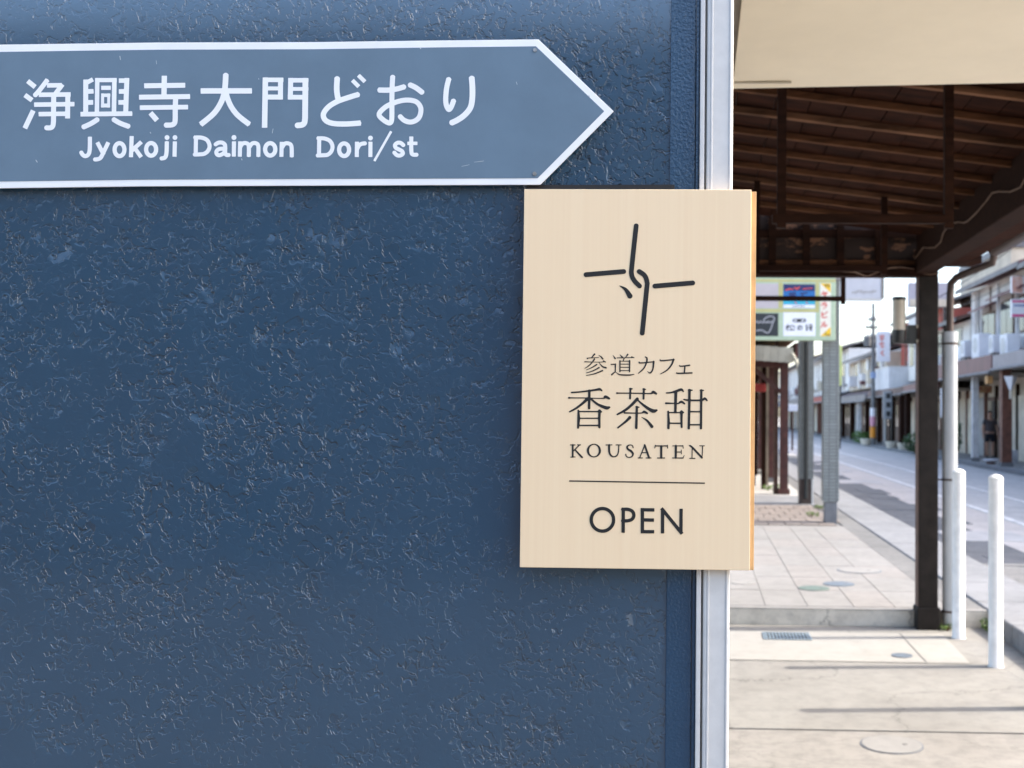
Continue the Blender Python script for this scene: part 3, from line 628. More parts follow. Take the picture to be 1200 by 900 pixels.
# hanging rails between the rafters
def frame_hang(Y, xl, xr, zbar, th):
    MB().box(xl, xr, Y - th / 2, Y + th / 2, zbar, zbar + th).build('hanging_rail', M_dkwood, arc)
    for xx in (xl + th / 2 + .02, xr - th / 2 - .0):
        MB().box(xx - th / 2, xx + th / 2, Y - th / 2 + .001, Y + th / 2 - .001, zbar - .02, zr(xx) + .03).build('hanger', M_dkwood, arc)
for Y, th, l, r_ in ((4.72, .038, .31, 1.075), (7.1, .038, .33, 1.20)):
    frame_hang(Y, l, r_, aty(1000, 262, Y).z if Y < 6 else 2.54, th)
q = aty(988, 350, PY + .45)
MB().box(.2, q.x + .015, PY + .43, PY + .47, q.z - .02, q.z + .018).build('hanging_rail', M_dkwood, arc)
MB().box(q.x - .018, q.x + .018, PY + .431, PY + .469, q.z - .045, zb + .4).build('hanger', M_dkwood, arc)
MB().box(-1.6, PX, PY + .40, PY + .50, zb + .30, zb + .40).build('rear_beam', M_dkwood, arc)
# cables clipped to the timbers
M_cable = mat('brown_cable', (.11, .06, .035), .6, .2, 20)
pts = []
for i in range(22):
    t_ = i / 21; yy = PY - .1 - t_ * 3.6
    pts.append((PX - .115 + .012 * math.sin(i * 1.7), yy, zb + .13 + .035 * math.sin(i * 1.1) + .1 * t_ * (1 - t_)))
MB().tube(pts, .006, 6).build('cable', M_cable, arc)
pts = [(PX - .115 - i * .09, PY - .075, zb + .055 + .03 * math.sin(i * .9) - .012 * i * (i < 5)) for i in range(9)]
MB().tube(pts, .005, 6).build('cable', M_cable, arc)
pts = [(PX - .08 + .02 * i, PY - .08, zb + .035 - .022 * math.sin(i / 9 * math.pi)) for i in range(10)]
MB().tube(pts, .005, 6).build('cable', M_cable, arc)
# gutter and rain pipe
g0 = aty(1166, 292, PY - .55)
rain = thing('rain_pipe', 'brown gutter elbow leading into a thick grey plastic rain pipe', 'rain pipe', (g0.x - .2, PY, 0))
MB().tube([(g0.x, 4.3, g0.z + .03), (g0.x, g0.y, g0.z)], .052, 14).build('gutter', M_pipebrown, rain, smooth=True)
for yy in (5.2, 6.1, 6.9, 7.35):
    MB().tube([(g0.x, yy, g0.z + .025), (g0.x, yy + .03, g0.z + .025)], .056, 14).build('gutter_clip', M_pvc, rain, smooth=True)
e = [aty(1166, 292, PY - .5), aty(1163, 308, PY - .45), aty(1140, 317, PY - .3), aty(1121, 325, PY - .12), aty(1114.5, 332, PY - .05), aty(1113.5, 345, PY - .03), aty(1113, 395, PY - .02)]
MB().tube(e, .028, 12).build('elbow_pipe', M_pipebrown, rain, smooth=True)
pt = aty(1113, 389, PY - .02); pbm = atz(1111, 736, 0)
MB().tube([pt, (pt.x + .004, pt.y, .06), (pt.x + .004, pt.y, .03)], [.058, .057, .05], 18).build('lower_pipe', M_pvc, rain, smooth=True)
MB().tube([pt, pt - Vector((0, 0, .08))], .062, 18).build('socket', M_pvc, rain, smooth=True)
for yy in (403, 562, 716):
    p = aty(1113, yy, PY - .02)
    MB().tube([p + Vector((0, 0, .008)), p - Vector((0, 0, .008))], .0605, 18).build('pipe_band', M_pipebrown, rain, smooth=True)
    MB().box(PX + .07, p.x - .05, p.y - .008, p.y + .008, p.z - .006, p.z + .006).build('band_arm', M_pipebrown, rain)
# lamp tube in its bracket
M_ivory = mat('ivory_plastic', (.52, .46, .37), .45, .08, 8); M_darkpl = mat('dark_plastic', (.02, .022, .022), .4, .1, 8)
c0 = aty(1053.5, 402, PY); R = .052
lamp = thing('post_lamp', 'ivory cylindrical lamp with black cap in a bracket on the black post', 'lamp', tuple(c0))
zz = lambda yy: aty(1053.5, yy, PY).z
MB().lathe((c0.x, c0.y, 0), [(R * .96, zz(387)), (R * .96, zz(352))], 18).build('tube', M_ivory, lamp, smooth=True)
MB().lathe((c0.x, c0.y, 0), [(R * 1.03, zz(352)), (R * 1.03, zz(348.5)), (R * .9, zz(348))], 18).build('cap', M_darkpl, lamp, smooth=True)
MB().lathe((c0.x, c0.y, 0), [(R * .95, zz(402.5)), (R * 1.06, zz(401)), (R * 1.06, zz(387))], 18).build('holder', M_darkpl, lamp, smooth=True)
xr_ = PX - .0775
MB().box(c0.x + R * .5, xr_ - .04, c0.y - .03, c0.y + .03, zz(403), zz(398)).build('bracket_arm', M_darkpl, lamp)
MB().box(xr_ - .075, xr_ - .01, c0.y - .032, c0.y + .032, zz(403.2), zz(381)).build('bracket_plate', M_darkpl, lamp, bevel=.004)
for yy in (383, 400):
    MB().box(xr_ - .012, xr_ + .012, c0.y - .05, c0.y - .033, zz(yy + 2), zz(yy - 2)).build('clip', M_ivory, lamp)

# ------------------------------------------------------------------ bollards
def bollard(label, px, py, h):
    p = atz(px, py, 0)
    t = thing('bollard', label, 'bollard', (p.x, p.y + .045, 0), 'white bollards along the kerb')
    c = (p.x, p.y + .045, 0); r = .0455
    MB().lathe(c, [(r * 1.12, -.01), (r * 1.12, .004), (r, .012), (r, h - .035)], 24).build('shaft', M_white, t, smooth=True)
    MB().lathe(c, [(r * 1.0, h - .0345), (r * 1.03, h - .033), (r * 1.03, h - .022), (r * .8, h - .010), (r * .15, h)], 24).build('cap', M_white, t, smooth=True)
bollard('white steel bollard standing beside the grey rain pipe', 1125, 749, 1.235)
bollard('white steel bollard farther from the black post than the one by the rain pipe', 1169, 783, 1.245)
bollard('white steel bollard at the end of the row away from the black post', 1229, 833, 1.245)

# weeds at the foot of the post and in the kerb corner
M_leaf = mat('weed_leaf', (.10, .16, .03), .6, .4, 30); M_leafd = mat('shrub_leaf', (.030, .085, .020), .5, .45, 14)
def leaves(mb, c, rx, ry, rz, n, s, rnd):
    for _ in range(n):
        while True:
            d = Vector((rnd.uniform(-1, 1), rnd.uniform(-1, 1), rnd.uniform(-1, 1)))
            if d.length < 1: break
        p = Vector(c) + Vector((d.x * rx, d.y * ry, d.z * rz))
        a = Vector((rnd.uniform(-1, 1), rnd.uniform(-1, 1), rnd.uniform(-.4, 1))).normalized() * s * rnd.uniform(.6, 1.3)
        b = a.cross(Vector((rnd.uniform(-1, 1), rnd.uniform(-1, 1), rnd.uniform(-1, 1)))).normalized() * s * .35
        mb.add([p - a * .5, p + b * .5, p + a * .5, p - b * .5], [(0, 1, 2, 3)])
    return mb
def plant(name, label, cat, p, rx, ry, rz, n, s, seed, m=None, group=None):
    rnd = random.Random(seed); p = Vector(p)
    t = thing(name, label, cat, tuple(p), group)
    st = MB()
    for k in range(4):
        a = rnd.uniform(0, 6.28)
        st.tube([p - Vector((0, 0, .01)), p + Vector((math.cos(a) * rx * .4, math.sin(a) * ry * .4, rz * 1.2))], [rz * .05 + .002, rz * .02 + .001], 5)
    st.build('stem', M_rafter, t)
    leaves(MB(), p + Vector((0, 0, rz * 1.02)), rx, ry, rz, n, s, rnd).build('foliage', m or M_leafd, t)
plant('weed', 'small green weed between the black post and the rain pipe', 'weed', atz(1106, 740, 0) + Vector((.03, .03, 0)), .07, .05, .025, 60, .03, 1, M_leaf)
plant('weed', 'low moss green weed in the kerb corner behind the bollards', 'weed', (XK0 - .04, YSTEP - .25, 0), .05, .16, .05, 160, .03, 2, M_leaf)
plant('weed', 'small weed at the foot of the tiled pillar', 'weed', atz(952, 605, ZT), .12, .08, .035, 60, .05, 3, M_leaf)
plant('weed', 'small weed in the brick paving joint', 'weed', atz(959, 596, ZT), .10, .07, .03, 50, .05, 4, M_leaf)
plant('weed', 'green tuft on the pavement by the dark red posts', 'weed', atz(906, 575, ZT), .22, .12, .06, 80, .08, 5, M_leaf)

# ------------------------------------------------------------------ tiled shop building on the left pavement
M_mos = mat_rows('grey_mosaic_tile', srgb(128, 132, 130), srgb(86, 86, 84), .046, .10)
M_mosr = mat_rows('pink_grey_tile', srgb(150, 140, 140), srgb(96, 90, 90), .05, .11)
Y1 = atz(974, 613, ZT).y + .02
tb = thing('tiled_building', 'grey mosaic tiled shop front on two slim pillars', 'building', (0, 17, 0))
xl = aty(965, 500, Y1).x; xr2 = aty(983.5, 500, Y1).x
zp = aty(974, 588, Y1).z
MB().box(xl, xr2, Y1, Y1 + .24, zp, 3.5).build('pillar', M_mos, tb, bevel=.004)
MB().box(xl + .03, xr2 - .025, Y1 + .02, Y1 + .22, 0, zp).build('plinth', M_kerb, tb)
Y2 = atz(944, 591, ZT).y + .02
xl2 = aty(936.5, 500, Y2).x; xr3 = aty(953.5, 500, Y2).x
MB().box(xl2, xr3, Y2, Y2 + .26, ZT + .42, 3.5).build('pillar', M_mos, tb, bevel=.004)
MB().box(xl2 + .01, xr3 - .03, Y2 + .01, Y2 + .24, 0, ZT + .42).build('plinth', M_pipebrown, tb)
MB().tube([(xl2 + .115, Y2 - .045, ZT + .1), (xl2 + .115, Y2 - .045, 3.5)], .033, 12).build('drain_pipe', M_darkpl, tb, smooth=True)
MB().box(xr3 - .028, xr3 - .002, Y2 + .005, Y2 + .05, ZT, ZT + .45).build('pale_batten', M_trim, tb)
MB().box(-4, xr2 + .02, Y1 - .02, Y2 + .3, 3.5, 7.6).build('upper_wall', M_mosr, tb)
MB().box(-4, -2.0, Y1 + .02, Y2 + .2, ZT, 3.5).build('shop_wall', M_farwalk, tb)
for k in range(2):
    w_ = MB().box(-1.6 + k * 1.7, -.4 + k * 1.7, Y1 - .05, Y1 - .021, 4.6, 5.9).build('window', M_trim, tb)
    MB().box(-1.55 + k * 1.7, -.45 + k * 1.7, Y1 - .054, Y1 - .0505, 4.65, 5.85).build('pane', mat('dark_window_glass', (.05, .06, .07), .08, .1, 2), w_)

# its projecting box sign
YS = Y1 - .30
M_gframe = mat('pale_green_sign_frame', (.40, .48, .33), .5, .06, 6); M_yframe = mat('yellow_sign_frame', (.46, .42, .17), .5, .06, 6)
sg = thing('box_sign', 'pale green framed tenant sign box with dark, white and blue panels', 'sign', tuple(aty(930, 399, YS)))
a = aty(840, 326, YS); b = aty(979, 399, YS)
MB().box(a.x, b.x, YS, YS + .16, b.z, a.z + .1).build('sign_box', M_gframe, sg, bevel=.006)
def panel(name, x0, y0, x1, y1, m, parent, off=.004, Y=None):
    Y = YS if Y is None else Y
    p = aty(x0, y0, Y); q = aty(x1, y1, Y)
    return MB().box(p.x, q.x, Y - off, Y - .0004, q.z, p.z).build(name, m, parent)
M_pk = mat('faded_pink_panel', (.46, .40, .40), .5, .06, 6); M_wp = mat('white_panel', (.74, .73, .76), .45, .04, 6)
M_bk = mat('black_panel', (.018, .02, .022), .4, .1, 6); M_navy = mat('navy_print', (.012, .018, .10), .4, .1, 6)
M_blu = mat('blue_print', (.01, .12, .35), .4, .1, 6); M_cy = mat('cyan_print', (.03, .36, .50), .4, .1, 6)
M_red = mat('red_print', (.62, .06, .045), .5, .08, 6); M_yel = mat('yellow_print', (.80, .48, .02), .5, .08, 6); M_cream = mat('cream_print', (.76, .70, .58), .5, .04, 6)
panel('divider', 840, 327, 979, 330.5, M_yframe, sg, .003); panel('divider', 840, 361.8, 957, 366.0, M_yframe, sg, .003); panel('divider', 912.6, 331, 917.0, 361, M_yframe, sg, .0032)
panel('divider', 956.0, 331, 959.5, 366, M_yframe, sg, .0031)
p_ = panel('pink_panel', 840, 332, 912, 361.3, M_pk, sg)
p_ = panel('black_panel', 840, 366.8, 912, 394, M_bk, sg)
def ink(name, polys, m, parent, Y, off=.006, cell=.2, k=0.0): return glyph(name, polys, Y - off, m, parent, cell=cell, butt=False, k=k)
M_chalk = mat('grey_chalk_print', (.32, .31, .32), .5, .1, 10)
ink('line_drawing', [[(q[0] / 10 + 880, q[1] / 10 + 310, .7) for q in smooth_path([(60, 775), (130, 770), (205, 800), (255, 690), (275, 630), (235, 605), (180, 620), (150, 650)])]], M_chalk, p_, YS)
ink('script', [[(880 + x_ / 10, 310 + (680 + 8 * math.sin(x_)) / 10, .6), (880 + x_ / 10 + 1.2, 310 + (672 + 8 * math.cos(x_)) / 10, .9)] for x_ in range(60, 240, 22)], M_chalk, p_, YS)
p_ = panel('poster', 918, 333, 955, 361, M_blu, sg)
panel('poster_band', 918, 333, 955, 341, M_navy, p_, .0046); panel('poster_band', 918, 351, 955, 357, M_cy, p_, .0046); panel('poster_band', 918, 357, 955, 361, M_wp, p_, .0047)
ink('poster_print', [[(921, 340, .7), (925, 338.6, .8), (929, 339.2, .6)], [(931, 337, .7), (934, 338.6, .9), (937, 336.5, .7)], [(941, 338.6, .5), (952, 337.6, .5)]], M_red, p_, YS)
ink('poster_print', [[(925, 344, .9), (932, 343.6, 1.2)], [(926, 346, .9), (932, 346.4, .9)], [(938, 344, .9), (946, 343.4, .8)], [(941, 343.5, .8), (940.5, 347, .8)], [(929, 359, .4), (943, 358.8, .4)]], M_navy, p_, YS, .0065)
ink('poster_print', [[(931.5, 354, .5), (933.5, 355.5, .6)], [(944.5, 354, .5), (946.5, 355.5, .6)]], M_red, p_, YS, .0068)
p_ = panel('white_panel', 918, 366, 955.6, 394, M_wp, sg)
F10 = (880, 310, 10)
ink('badge', strokes_px(F10, [[(510, 655, 40), (625, 655, 40)]]), M_ink, p_, YS)
ink('badge_mark', strokes_px(F10, [[(512, 655, 16), (535, 655, 16)], [(595, 655, 16), (618, 655, 16)]]), M_wp, p_, YS, .0075)
ink('letter', strokes_px(F10, [[(405, 730, 11), (455, 722, 11)], [(432, 705, 13), (432, 775, 11)], [(430, 735, 10), (405, 765, 8)], [(470, 712, 10), (455, 735, 8)], [(485, 710, 10), (512, 735, 12)], [(478, 740, 10), (460, 768, 12), (508, 762, 12)]]), M_ink, p_, YS)
ink('letter', strokes_px(F10, [[(572, 720, 12), (562, 765, 10), (548, 745, 10), (560, 722, 10), (590, 722, 10), (598, 745, 12), (582, 768, 8)]]), M_ink, p_, YS)
ink('letter', strokes_px(F10, [[(655, 705, 12), (645, 725, 10), (662, 730, 10), (648, 750, 10)], [(655, 745, 12), (655, 775, 10)], [(645, 762, 8), (668, 758, 8)], [(680, 708, 12), (710, 706, 12), (706, 728, 10)], [(678, 732, 12), (718, 730, 12)], [(698, 735, 12), (698, 772, 12)], [(684, 745, 8), (692, 755, 8)], [(715, 742, 10), (700, 758, 8), (718, 772, 12)]]), M_ink, p_, YS)
p_ = panel('vertical_panel', 961.2, 332, 973.6, 394, M_cream, sg)
def tri(pts, m, parent): 
    P = [aty(x, y, YS - .0046) for x, y in pts]
    MB().prism([(p.x, p.z) for p in P], 'y', YS - .0046, YS - .0041).build('yellow_corner', m, parent)
tri([(961.4, 332.2), (973.4, 332.2), (973.4, 343)], M_yel, p_); tri([(973.4, 383), (973.4, 393.8), (961.6, 393.8)], M_yel, p_)
kat = {'ya': [[(825, 345, 14), (890, 330, 14), (875, 355, 10)], [(850, 318, 14), (865, 372, 14)]],
       'sa': [[(825, 400, 12), (890, 398, 12)], [(845, 385, 12), (842, 415, 12)], [(872, 382, 12), (868, 415, 12), (848, 428, 10)]],
       'ra': [[(838, 452, 13), (880, 448, 13)], [(825, 475, 14), (885, 470, 14), (872, 500, 12), (845, 518, 10)]],
       'bi': [[(835, 560, 15), (833, 610, 14), (850, 622, 13), (888, 615, 13)], [(838, 590, 12), (875, 575, 12)], [(878, 555, 9), (884, 565, 9)], [(890, 550, 9), (896, 560, 9)]],
       'ru': [[(838, 680, 12), (836, 715, 13), (818, 738, 10)], [(862, 672, 15), (862, 728, 14), (895, 705, 11)]]}
for kq in kat: ink('letter', strokes_px(F10, kat[kq]), M_red, p_, YS, .0055)
ink('print_mark', strokes_px(F10, [[(868, 245, 10), (885, 238, 10), (882, 265, 10)], [(905, 235, 12), (918, 262, 12)], [(875, 795, 8), (878, 828, 8)], [(895, 828, 8), (925, 822, 12)]]), M_ink, p_, YS, .0062)
# pale hanging board further on
YH = 21.0
hb = thing('hanging_board', 'pale blue grey sign board jutting over the street beyond the green sign', 'sign', tuple(aty(1008, 350, YH)))
M_pale = mat('pale_blue_board', (.60, .61, .65), .5, .06, 3)
a = aty(955, 329, YH); b = aty(1033, 350, YH)
MB().box(a.x, b.x, YH, YH + .12, b.z, a.z + .35).build('board', M_pale, hb, bevel=.01)
MB().box(a.x, b.x + .01, YH - .02, YH + .13, b.z - .04, b.z - .001).build('bottom_rail', M_trim, hb)
MB().box(b.x + .001, b.x + .05, YH - .018, YH + .13, b.z, a.z + .35).build('edge_rail', M_greyboard, hb)
ink('worn_lettering', [[(999 + i * 3.2, 343 + math.sin(i * 2.1), .55), (1000.3 + i * 3.2, 341.5 + math.cos(i * 1.3), .75)] for i in range(9)], M_greyboard, hb, YH, .004, .3)
MB().box(1.5, a.x, YH + .03, YH + .09, b.z + .3, b.z + .36).build('support_arm', M_darkpl, hb)
MB().box(1.44, 1.52, YH + .0, YH + .12, ZT, b.z + .5).build('support_pole', M_postsd, hb)

# ------------------------------------------------------------------ second arcade further up the left pavement
M_redpost = mat('dark_red_post', (.075, .022, .016), .6, .3, 8, .3, 40, .002)
M_crm = mat('cream_fascia', (.44, .42, .34), .6, .15, 4); M_tan = mat('tan_ceiling', (.25, .20, .14), .7, .3, 3)
far = thing('red_post_arcade', 'arcade of dark red posts under a cream fascia up the left pavement', 'arcade', (1.2, 26, ZT))
YFA = 20.6
x = -.9
while x < 1.7:
    s_ = (x + .9) * .06
    MB().box(x, x + .135, YFA - .02 + (int(x * 100) % 2) * .004, YFA + .012, 2.74 - s_, 3.02 - s_).build('fascia_slat', M_crm, far); x += .14
MB().box(-2, 1.85, YFA + .013, 44, 3.04, 3.12).build('roof_deck', M_tan, far)
MB().box(-2, 1.80, YFA + .02, 44, 2.72, 2.78).build('ceiling', M_tan, far)
MB().box(1.80, 1.92, YFA, 44, 2.70, 2.96).build('eave_board', M_redpost, far)
for k, Y in enumerate((20.9, 24.6, 28.4, 32.2, 36.0, 40.0)):
    MB().box(1.55, 1.70, Y, Y + .15, ZT, 2.72).build('post', M_redpost, far)
    MB().box(1.52, 1.73, Y - .03, Y + .18, ZT - .02, ZT + .10).build('post_foot', M_kerb if k else M_redpost, far)
    MB().box(-1.9, 1.55, Y + .02, Y + .14, 2.52, 2.715).build('tie_beam', M_tan if k % 2 else M_redpost, far)
    if k: MB().box(1.12, 1.22, Y - 1.2, Y - 1.1, ZT, 2.72).build('inner_post', M_dkwood if k % 2 else M_tan, far)
    MB().bar((1.05, Y + .08, 2.5), (1.56, Y + .08, 2.05), .07, .07).build('brace', M_redpost, far)
MB().box(-2.1, -1.0, YFA + .5, 44, ZT, 2.72).build('shop_wall', M_farwalk, far)
for k, Y in enumerate((22.3, 23.4, 26.2, 27.5, 30.1, 31.4, 34.0, 35.2, 38.2)):
    MB().box(1.28 + .12 * (k % 2), 1.37 + .12 * (k % 2), Y, Y + .1, ZT, 2.72).build('screen_post', (M_dkwood, M_tan, M_redpost, M_dkwood)[k % 4], far)  # dark wood on some of these deepens the arcade's dim inside
MB().box(.5, 1.5, 42.5, 42.6, ZT, 2.7).build('shade_screen', M_dkwood, far)  # dark sheet added to put the arcade's interior shade into colour
MB().tube([aty(p[0], p[1], YFA - .1) for p in ((928, 414), (932, 421), (935, 430), (937, 440))], .03, 8).build('bent_pipe', M_crm, far, smooth=True)
rs = thing('red_sign', 'small red sign box hanging under the cream fascia arcade', 'sign', tuple(aty(886, 460, 22)))
a = aty(872, 449.5, 22); b = aty(897.5, 459, 22)
MB().box(a.x, b.x, 22, 22.1, b.z, a.z).build('panel', mat('red_sign_face', (.34, .03, .022), .5, .1, 5), rs, bevel=.01)
MB().box(a.x + .05, a.x + .07, 22.04, 22.06, a.z, 2.73).build('hanger', M_darkpl, rs)
ws = thing('white_hanging_sign', 'small white sign hanging far up the red post arcade', 'sign', tuple(aty(930, 482, 47)))
a = aty(922, 474, 47); b = aty(936, 482, 47)
MB().box(a.x, b.x, 47, 47.15, b.z, a.z).build('panel', M_wp, ws, bevel=.01)
MB().box(b.x - .3, b.x - .22, 47.03, 47.1, ZT, b.z).build('pole', M_postsd, ws)
for px_, py_, w_, h_, l_ in ((889, 556, 16, 5, 'low pale block between the far arcade posts'), (887, 549, 10, 4, 'smaller pale block behind the low one in the arcade')):
    p = atz(px_, py_, ZT); sc_ = p.y / FPX
    tag(MB().box(p.x - w_ * sc_ * .6, p.x + w_ * sc_ * .45, p.y, p.y + .35, ZT, ZT + h_ * sc_).build('stone_block', M_patch, None, bevel=.02), l_, 'block')
# ------------------------------------------------------------------ houses across the street (they face -X)
XE, XP, XG, XU = 9.0, 9.28, 10.95, 10.3
M_glass = mat('dark_window_glass', (.05, .06, .07), .08, .1, 2)
M_wgrey = mat('pale_grey_wall', (.60, .585, .57), .75, .12, 1.5, .3, 20, .004)
M_wwhite = mat('white_wall', (.74, .72, .68), .75, .08, 1.5, .3, 20, .004)
M_wbeige = mat('beige_wall', (.58, .50, .39), .8, .15, 1.2, .3, 20, .004)
M_wred = mat('red_wall', (.36, .075, .05), .7, .15, 1.5)
M_maroon = mat('maroon_sheet', (.15, .055, .062), .5, .15, 2)
M_roofg = mat('grey_roof_sheet', (.16, .15, .155), .55, .2, 2); M_roofb = mat('brown_roof_tile', (.12, .066, .055), .6, .3, 3)
M_corr = mat('white_corrugated', (.72, .72, .73), .5, .08, 2)
M_door = mat('brown_shop_door', (.11, .062, .042), .6, .4, 2); M_shut = mat('cream_shutter', (.62, .56, .45), .6, .15, 2); M_shutg = mat('grey_shutter', (.30, .31, .32), .5, .15, 2)
M_rbpost = mat('red_brown_post', (.15, .058, .036), .6, .3, 6); M_wpost = mat('white_post', (.55, .54, .54), .6, .15, 5)
def house(label, y0, y1, xu, zt, wall, roof, fasc, zf=2.95, fh=.22, XE=9.0, posts=(), wins=(), doors=7, seed=0, eave=.55, split=False, hood=False):
    rnd = random.Random(seed)
    t = thing('townhouse', label, 'building', ((XG + 17) / 2, (y0 + y1) / 2, ZT), 'townhouses across the street')
    MB().box(XG, 18, y0, y1, 0, 3.25).build('ground_wall', M_wbeige, t)
    MB().box(xu, 18, y0 + .02, y1 - .02, 3.25, zt).build('upper_wall', wall, t)
    MB().prism([(xu - eave, zt - .02), (14, zt + 1.15), (18.5, zt + .1), (18.5, zt + .22), (14, zt + 1.29), (xu - eave, zt + .10)], 'y', y0 - .15, y1 + .15).build('roof', roof, t)
    MB().box(xu - eave - .04, xu - eave, y0 - .12, y1 + .12, zt - .08, zt + .06).build('roof_gutter', M_roofg, t)
    # arcade roof over the pavement
    MB().prism([(XE, zf + .06), (xu + .02, zf + .52), (xu + .02, zf + .60), (XE, zf + .14)], 'y', y0, y1).build('arcade_roof', roof, t)
    MB().box(XE - .05, XE - .001, y0 + .01, y1 - .01, zf - .10, zf - .10 + fh + .1).build('fascia', fasc, t)
    MB().tube([(XE - .09, y0 + .02, zf - .12), (XE - .09, y1 - .02, zf - .14)], .05, 8).build('gutter', M_roofg, t)
    MB().box(XE + .02, XG - .01, y0, y1, zf - .14, zf - .10).build('arcade_ceiling', M_tan, t)
    for py_, m_, w_ in posts:
        MB().box(XP - w_ / 2, XP + w_ / 2, py_, py_ + w_, ZT - .02, zf - .14).build('post', m_, t)
        MB().box(XP - w_ / 2 - .03, XP + w_ / 2 + .03, py_ - .03, py_ + w_ + .03, ZT - .02, ZT + .12).build('post_foot', M_kerb, t)
    L = (y1 - y0) / doors
    for k in range(doors):
        ya = y0 + k * L; m_ = rnd.choice([M_door, M_door, M_shut, M_shutg, M_wbeige])
        d_ = MB().box(XG - .06, XG - .002, ya + .08, ya + L - .08, ZT, 2.35).build('shop_door' if m_ is M_door else 'shutter', m_, t)
        if m_ is M_door: MB().box(XG - .07, XG - .061, ya + .18, ya + L - .18, ZT + .9, 2.2).build('pane', M_glass, d_)
        MB().box(XG - .11, XG - .001, ya - .06, ya + .06, ZT, 2.75).build('pilaster', M_dkwood if k % 2 else M_rbpost, t)
    for ya, za, wd, ht in wins:
        w_ = MB().box(xu - .06, xu - .001, ya, ya + wd, za, za + ht).build('window', M_door if hood else M_trim, t)
        for q in range(2):
            MB().box(xu - .068, xu - .0605, ya + .06 + q * (wd / 2 - .02), ya + wd / 2 - .02 + q * (wd / 2 - .02), za + .06, za + ht - .06).build('pane', M_glass, w_)
        if hood: MB().prism([(xu - .5, za + ht + .05), (xu, za + ht + .28), (xu, za + ht + .34), (xu - .5, za + ht + .11)], 'y', ya - .3, ya + wd + .3).build('window_hood', M_maroon, t)
    for q in range(int((y1 - y0) / 1.6)):
        yy_ = y0 + .5 + q * 1.6 + rnd.uniform(-.3, .3)
        if rnd.random() < .55: MB().box(xu - .03, xu - .0012, yy_, yy_ + rnd.uniform(.08, .2), 3.3, zt - .1).build('wall_strip', rnd.choice([M_door, M_wpost, M_roofb, M_corr]), t)
        if rnd.random() < .5:
            zz_ = rnd.uniform(3.4, 3.8); MB().box(xu - rnd.uniform(.2, .6), xu - .0313, yy_ + .3, yy_ + rnd.uniform(.7, 1.2), zz_, zz_ + rnd.uniform(.3, .8)).build('wall_box', rnd.choice([M_wp, M_shut, M_maroon, M_corr]), t)
    MB().box(xu - .012, xu - .001, y0 + .03, y1 - .03, 3.62, 3.78).build('wall_band', M_roofg, t)
    return t
YH12 = XP * FPX / (1171 - 818)
h1 = house('grey townhouse with lilac arcade fascia beside the red brown post', 13.0, YH12 - .15, XU, 6.2, M_wgrey, M_roofg, mat('lilac_fascia', (.26, .23, .25), .5, .1, 2), 3.18, .3, posts=[(22, M_rbpost, .2), (28, M_rbpost, .2), (YH12 - .55, M_rbpost, .30)], wins=[(16, 4.2, 1.8, 1.3), (21, 4.2, 1.8, 1.3), (27, 4.2, 1.8, 1.3), (31, 4.2, 1.8, 1.3)], doors=9, seed=4)
h2 = house('pale grey townhouse with maroon fascia and air conditioners above its arcade', YH12, 42.2, XU, 6.3, M_wgrey, M_maroon, M_maroon, 3.10, .42, posts=[(37.4, M_wpost, .2), (41.6, M_wpost, .16)], wins=[(34.6, 4.3, 1.1, 1.2), (36.4, 4.3, 1.5, 1.2), (38.6, 4.1, 1.8, 1.2)], doors=6, seed=9, hood=True)
for ya in (35.9, 38.2, 40.9):
    MB().box(XU - .10, XU - .001, ya, ya + .12, 3.3, 6.2).build('wall_post', M_wpost if ya != 38.2 else M_corr, h2)
MB().tube([(XU - .18, 40.6, 5.1), (XU - .14, 40.6, 4.9), (XU - .12, 40.6, 3.5)], .05, 8).build('flue_pipe', M_trim, h2, smooth=True)
h3 = house('white townhouse behind the black post with brown arcade posts', 42.4, 49.6, XU, 5.3, M_wwhite, M_roofb, M_maroon, 2.80, .16, 9.15, posts=[(44, M_dkwood, .22), (47, M_dkwood, .22), (49.3, M_dkwood, .22)], wins=[(43.5, 4.0, 1.7, 1.1), (46.5, 4.0, 1.7, 1.1)], doors=5, seed=12)
h4 = house('red and white townhouse with a white corrugated balcony', 50.0, 60.0, 10.9, 6.5, M_wred, M_roofg, M_roofb, 2.72, .2, 9.2, posts=[(50.5, M_dkwood, .26), (53.5, M_dkwood, .22), (57, M_dkwood, .22)], wins=[(51, 4.6, 1.7, 1.2), (56, 4.6, 1.7, 1.2)], doors=7, seed=20)
# balcony with corrugated panels
BX, BY0, BY1 = 9.3, 54.5, 58.6
zb0 = aty(1050, 456.5, BY0).z; zb1 = aty(1050, 430, BY0).z
bal = MB().box(BX + .05, 10.89, BY0 + .05, BY1 - .05, zb0, zb0 + .12).build('balcony', M_corr, h4)
x = BX
while x < 10.85:
    MB().box(x, x + .10, BY0 - (.02 if int(x * 10) % 2 else 0), BY0 + .03, zb0, zb1).build('balcony_panel', M_corr, bal); x += .105
y = BY0 + .05
k = 0
while y < BY1:
    MB().box(BX - (.02 if k % 2 else 0), BX + .03, y, y + .18, zb0, zb1).build('balcony_panel', M_corr, bal); y += .19; k += 1
MB().box(BX - .03, 10.89, BY0 - .03, BY0 + .05, zb1 + .001, zb1 + .05).build('balcony_rail', M_trim, bal)
MB().box(BX - .03, BX + .05, BY0 + .051, BY1, zb1 + .001, zb1 + .05).build('balcony_rail', M_trim, bal)
MB().box(10.2, 10.895, 52.5, 54.2, 3.3, 6.3).build('white_bay', M_wwhite, h4)
MB().box(10.18, 10.199, 52.8, 53.8, 4.0, 5.4).build('bay_pane', M_glass, h4)
